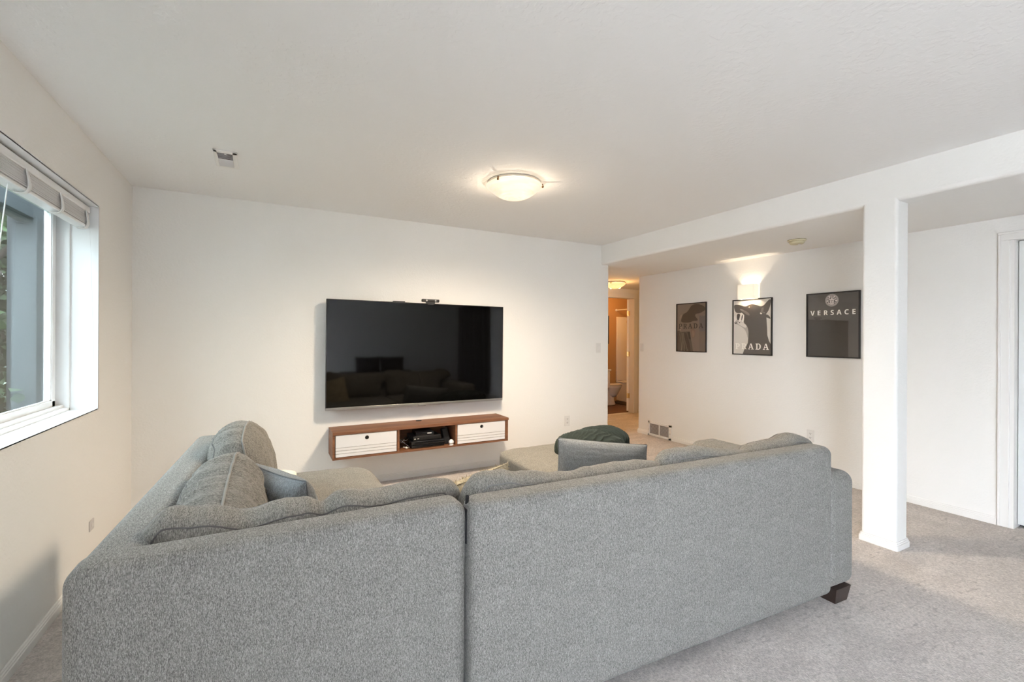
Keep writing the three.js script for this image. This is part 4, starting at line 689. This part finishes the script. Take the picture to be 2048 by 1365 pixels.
/* ------------------------------------------------------------ outdoors */
{
  const lawn = std({ map: (() => { const a = field(512, 512, 3, 6, 201), b = field(512, 512, 40, 40, 202); return tex(512, 512, (x, y) => { const v = 0.5 + 0.4 * a(x, y) + 0.3 * (b(x, y) - 0.5); return [0.20 * v, 0.27 * v, 0.13 * v]; }, true, 2.2); })(), roughness: 1 });
  struct('lawn', box(-45, -1.2, -0.45, -0.25, -45, 30), lawn);
  const bark = std({ color: rgb(0.035, 0.026, 0.02), roughness: 1 }), leafM = std({ color: rgb(1, 1, 1), roughness: 0.7, side: THREE.DoubleSide });
  const leaf = new THREE.BufferGeometry(); leaf.setAttribute('position', new THREE.Float32BufferAttribute([0, 0, 0, 0.35, 0.4, 0.06, 0, 1, 0, -0.35, 0.4, 0.06], 3)); leaf.setIndex([0, 1, 2, 0, 2, 3]); leaf.computeVertexNormals();
  function tree(label, x, z, hgt, spread, low, count, seed, tone) {
    const o = thing('tree', label, 'tree', [x, -0.25, z]), r = rng(seed);
    const bend = (r() - 0.5) * 0.4; part('trunk', [tube([[0, 0, 0], [bend * 0.3, hgt * 0.3, 0.05], [bend, hgt * 0.85, 0]], 0.09, 16, 8), ...[0, 1, 2, 3].map((k) => { const a = k * 1.6 + seed, l = spread * 0.7; return tube([[bend * 0.5, hgt * (0.35 + 0.1 * k), 0], [Math.cos(a) * l * 0.5, hgt * (0.5 + 0.1 * k), Math.sin(a) * l * 0.5], [Math.cos(a) * l, hgt * (0.55 + 0.1 * k), Math.sin(a) * l]], 0.03, 10, 6); })], bark, o);
    const im = new THREE.InstancedMesh(leaf, leafM, count), mt = new THREE.Matrix4(), q = new THREE.Quaternion(), e = new THREE.Euler(), cl = new THREE.Color(), clumps = Array.from({ length: 26 }, () => { const a = r() * 6.28, y = low + (1 - low) * Math.pow(r(), 0.8), s = spread * Math.sqrt(r()) * (1.15 - 0.75 * y); return [Math.cos(a) * s, y * hgt, Math.sin(a) * s, 0.35 + 0.45 * r(), 0.6 + 0.8 * r()]; });
    for (let i = 0; i < count; i++) { const c = clumps[Math.floor(r() * clumps.length)], a = r() * 6.28, b = Math.acos(2 * r() - 1), s = c[3] * Math.cbrt(r()); e.set(r() * 6.3, r() * 6.3, r() * 6.3); q.setFromEuler(e); const k = 0.07 + 0.06 * r(); mt.compose(new THREE.Vector3(c[0] + s * Math.sin(b) * Math.cos(a), c[1] + s * Math.cos(b), c[2] + s * Math.sin(b) * Math.sin(a)), q, new THREE.Vector3(k, k, k)); im.setMatrixAt(i, mt); const v = tone * c[4] * (0.6 + 0.8 * r()); im.setColorAt(i, cl.setRGB(0.012 * v, 0.030 * v, 0.005 * v)); }
    im.name = 'foliage'; im.userData.kind = 'stuff'; shade(im); o.add(im);
  }
  tree('bright green leafy tree arching over the grey post', -2.75, -6.7, 4.2, 1.0, 0.58, 6500, 11, 2.6);
  tree('dark green tree filling the window behind the grey post', -3.0, -12.4, 6.2, 1.7, 0.08, 6000, 12, 0.8);
  tree('dense shaded tree farther back beyond the garden', -5.6, -16.5, 7, 2.4, 0.05, 6000, 13, 0.7);
  tree('tall tree standing to the side of the window view', -8.6, -12.2, 6.0, 2.0, 0.1, 5000, 14, 0.8);
  tree('farthest dark tree closing the garden view', -1.6, -17.5, 7, 2.4, 0.03, 6000, 15, 0.6);
  tree('broad tree across the lawn from the patio door', -10.5, -4.0, 6.0, 2.6, 0.1, 5000, 16, 0.8);
  tree('low bushy shrub at the foot of the grey post', -2.15, -5.3, 1.2, 0.4, 0.05, 2600, 17, 0.9);
  struct('bounce_slab', box(-16, XL - 0.17, -0.35, -0.02, -1.5, 14), std({ color: rgb(0.62, 0.60, 0.57), roughness: 0.9, bumpMap: carpetBump, bumpScale: 0.003 }));  // unseen pale ground, added to bounce daylight up onto the ceiling
  struct('added_shade_wall', box(-4.6, XL - 0.17, -0.3, 2.7, -1.62, -1.50), std({ color: rgb(0.55, 0.53, 0.48), roughness: 0.9 }));  // invented wing wall, keeps open daylight away from the window side
  struct('wall_outside_back', box(XL - 0.19, XL - 0.17, -0.3, 2.9, -8.5, ZB - 0.12), M.siding);
  for (const [label, at, turn, high, count, seed] of [['added tall green hedge blocking low sky in the garden beside the window', [-4.6, -0.25, -5.2], 0, 3.4, 24000, 301], ['tall dark hedge closing the garden behind the grey post', [-3.2, -0.25, -9.7], PI / 2, 4.6, 40000, 302]]) {  // the first hedge is added to block low sky from the post
    const o = thing('hedge', label, 'hedge', at, turn), r = rng(seed), im = new THREE.InstancedMesh(leaf, leafM, count), mt = new THREE.Matrix4(), q = new THREE.Quaternion(), e = new THREE.Euler(), cl = new THREE.Color();
    part('branches', Array.from({ length: 60 }, (_, k) => { const z = (k / 59 - 0.5) * 6.9, x = (r() - 0.5) * 0.4, h = high * (0.75 + 0.25 * r()); return tube([[x, 0, z], [x + 0.12 * (r() - 0.5), h * 0.5, z + 0.2 * (r() - 0.5)], [x + 0.3 * (r() - 0.5), h, z + 0.4 * (r() - 0.5)]], 0.018, 8, 5); }), bark, o);
    for (let i = 0; i < count; i++) { e.set(r() * 6.3, r() * 6.3, r() * 6.3); q.setFromEuler(e); const k = 0.085 + 0.075 * r(), z = (r() - 0.5) * 7.2, y = high * Math.sqrt(r()); mt.compose(new THREE.Vector3((r() - 0.5) * 0.95 + 0.16 * nz(z * 2, y * 2), y + 0.2 * nz(z * 1.5, 4), z), q, new THREE.Vector3(k, k, k)); im.setMatrixAt(i, mt); const v = (0.35 + 0.9 * r()) * (1 + 0.7 * nz(z * 1.3, y * 1.3, seed)); im.setColorAt(i, cl.setRGB(0.016 * v, 0.036 * v, 0.009 * v)); }
    im.name = 'foliage'; im.userData.kind = 'stuff'; shade(im); o.add(im);
  }
  const p = thing('porch', 'blue-grey porch post and beam outside the window', 'porch', [-1.70, -0.25, -5.0]);
  part('post', rbox(-0.085, 0.085, 0, 2.52, -0.085, 0.085, 0.006), M.siding, p); part('beam', rbox(-0.07, 0.07, 2.5, 2.68, -0.4, 2.6, 0.006), M.siding, p); part('downspout', rbox(0.10, 0.135, 0, 2.55, -0.02, 0.03, 0.008), M.siding, p); part('base', rbox(-0.11, 0.11, 0, 0.12, -0.11, 0.11, 0.006), M.siding, p);
}

scene.updateMatrixWorld(true);
renderer.render(scene, camera);
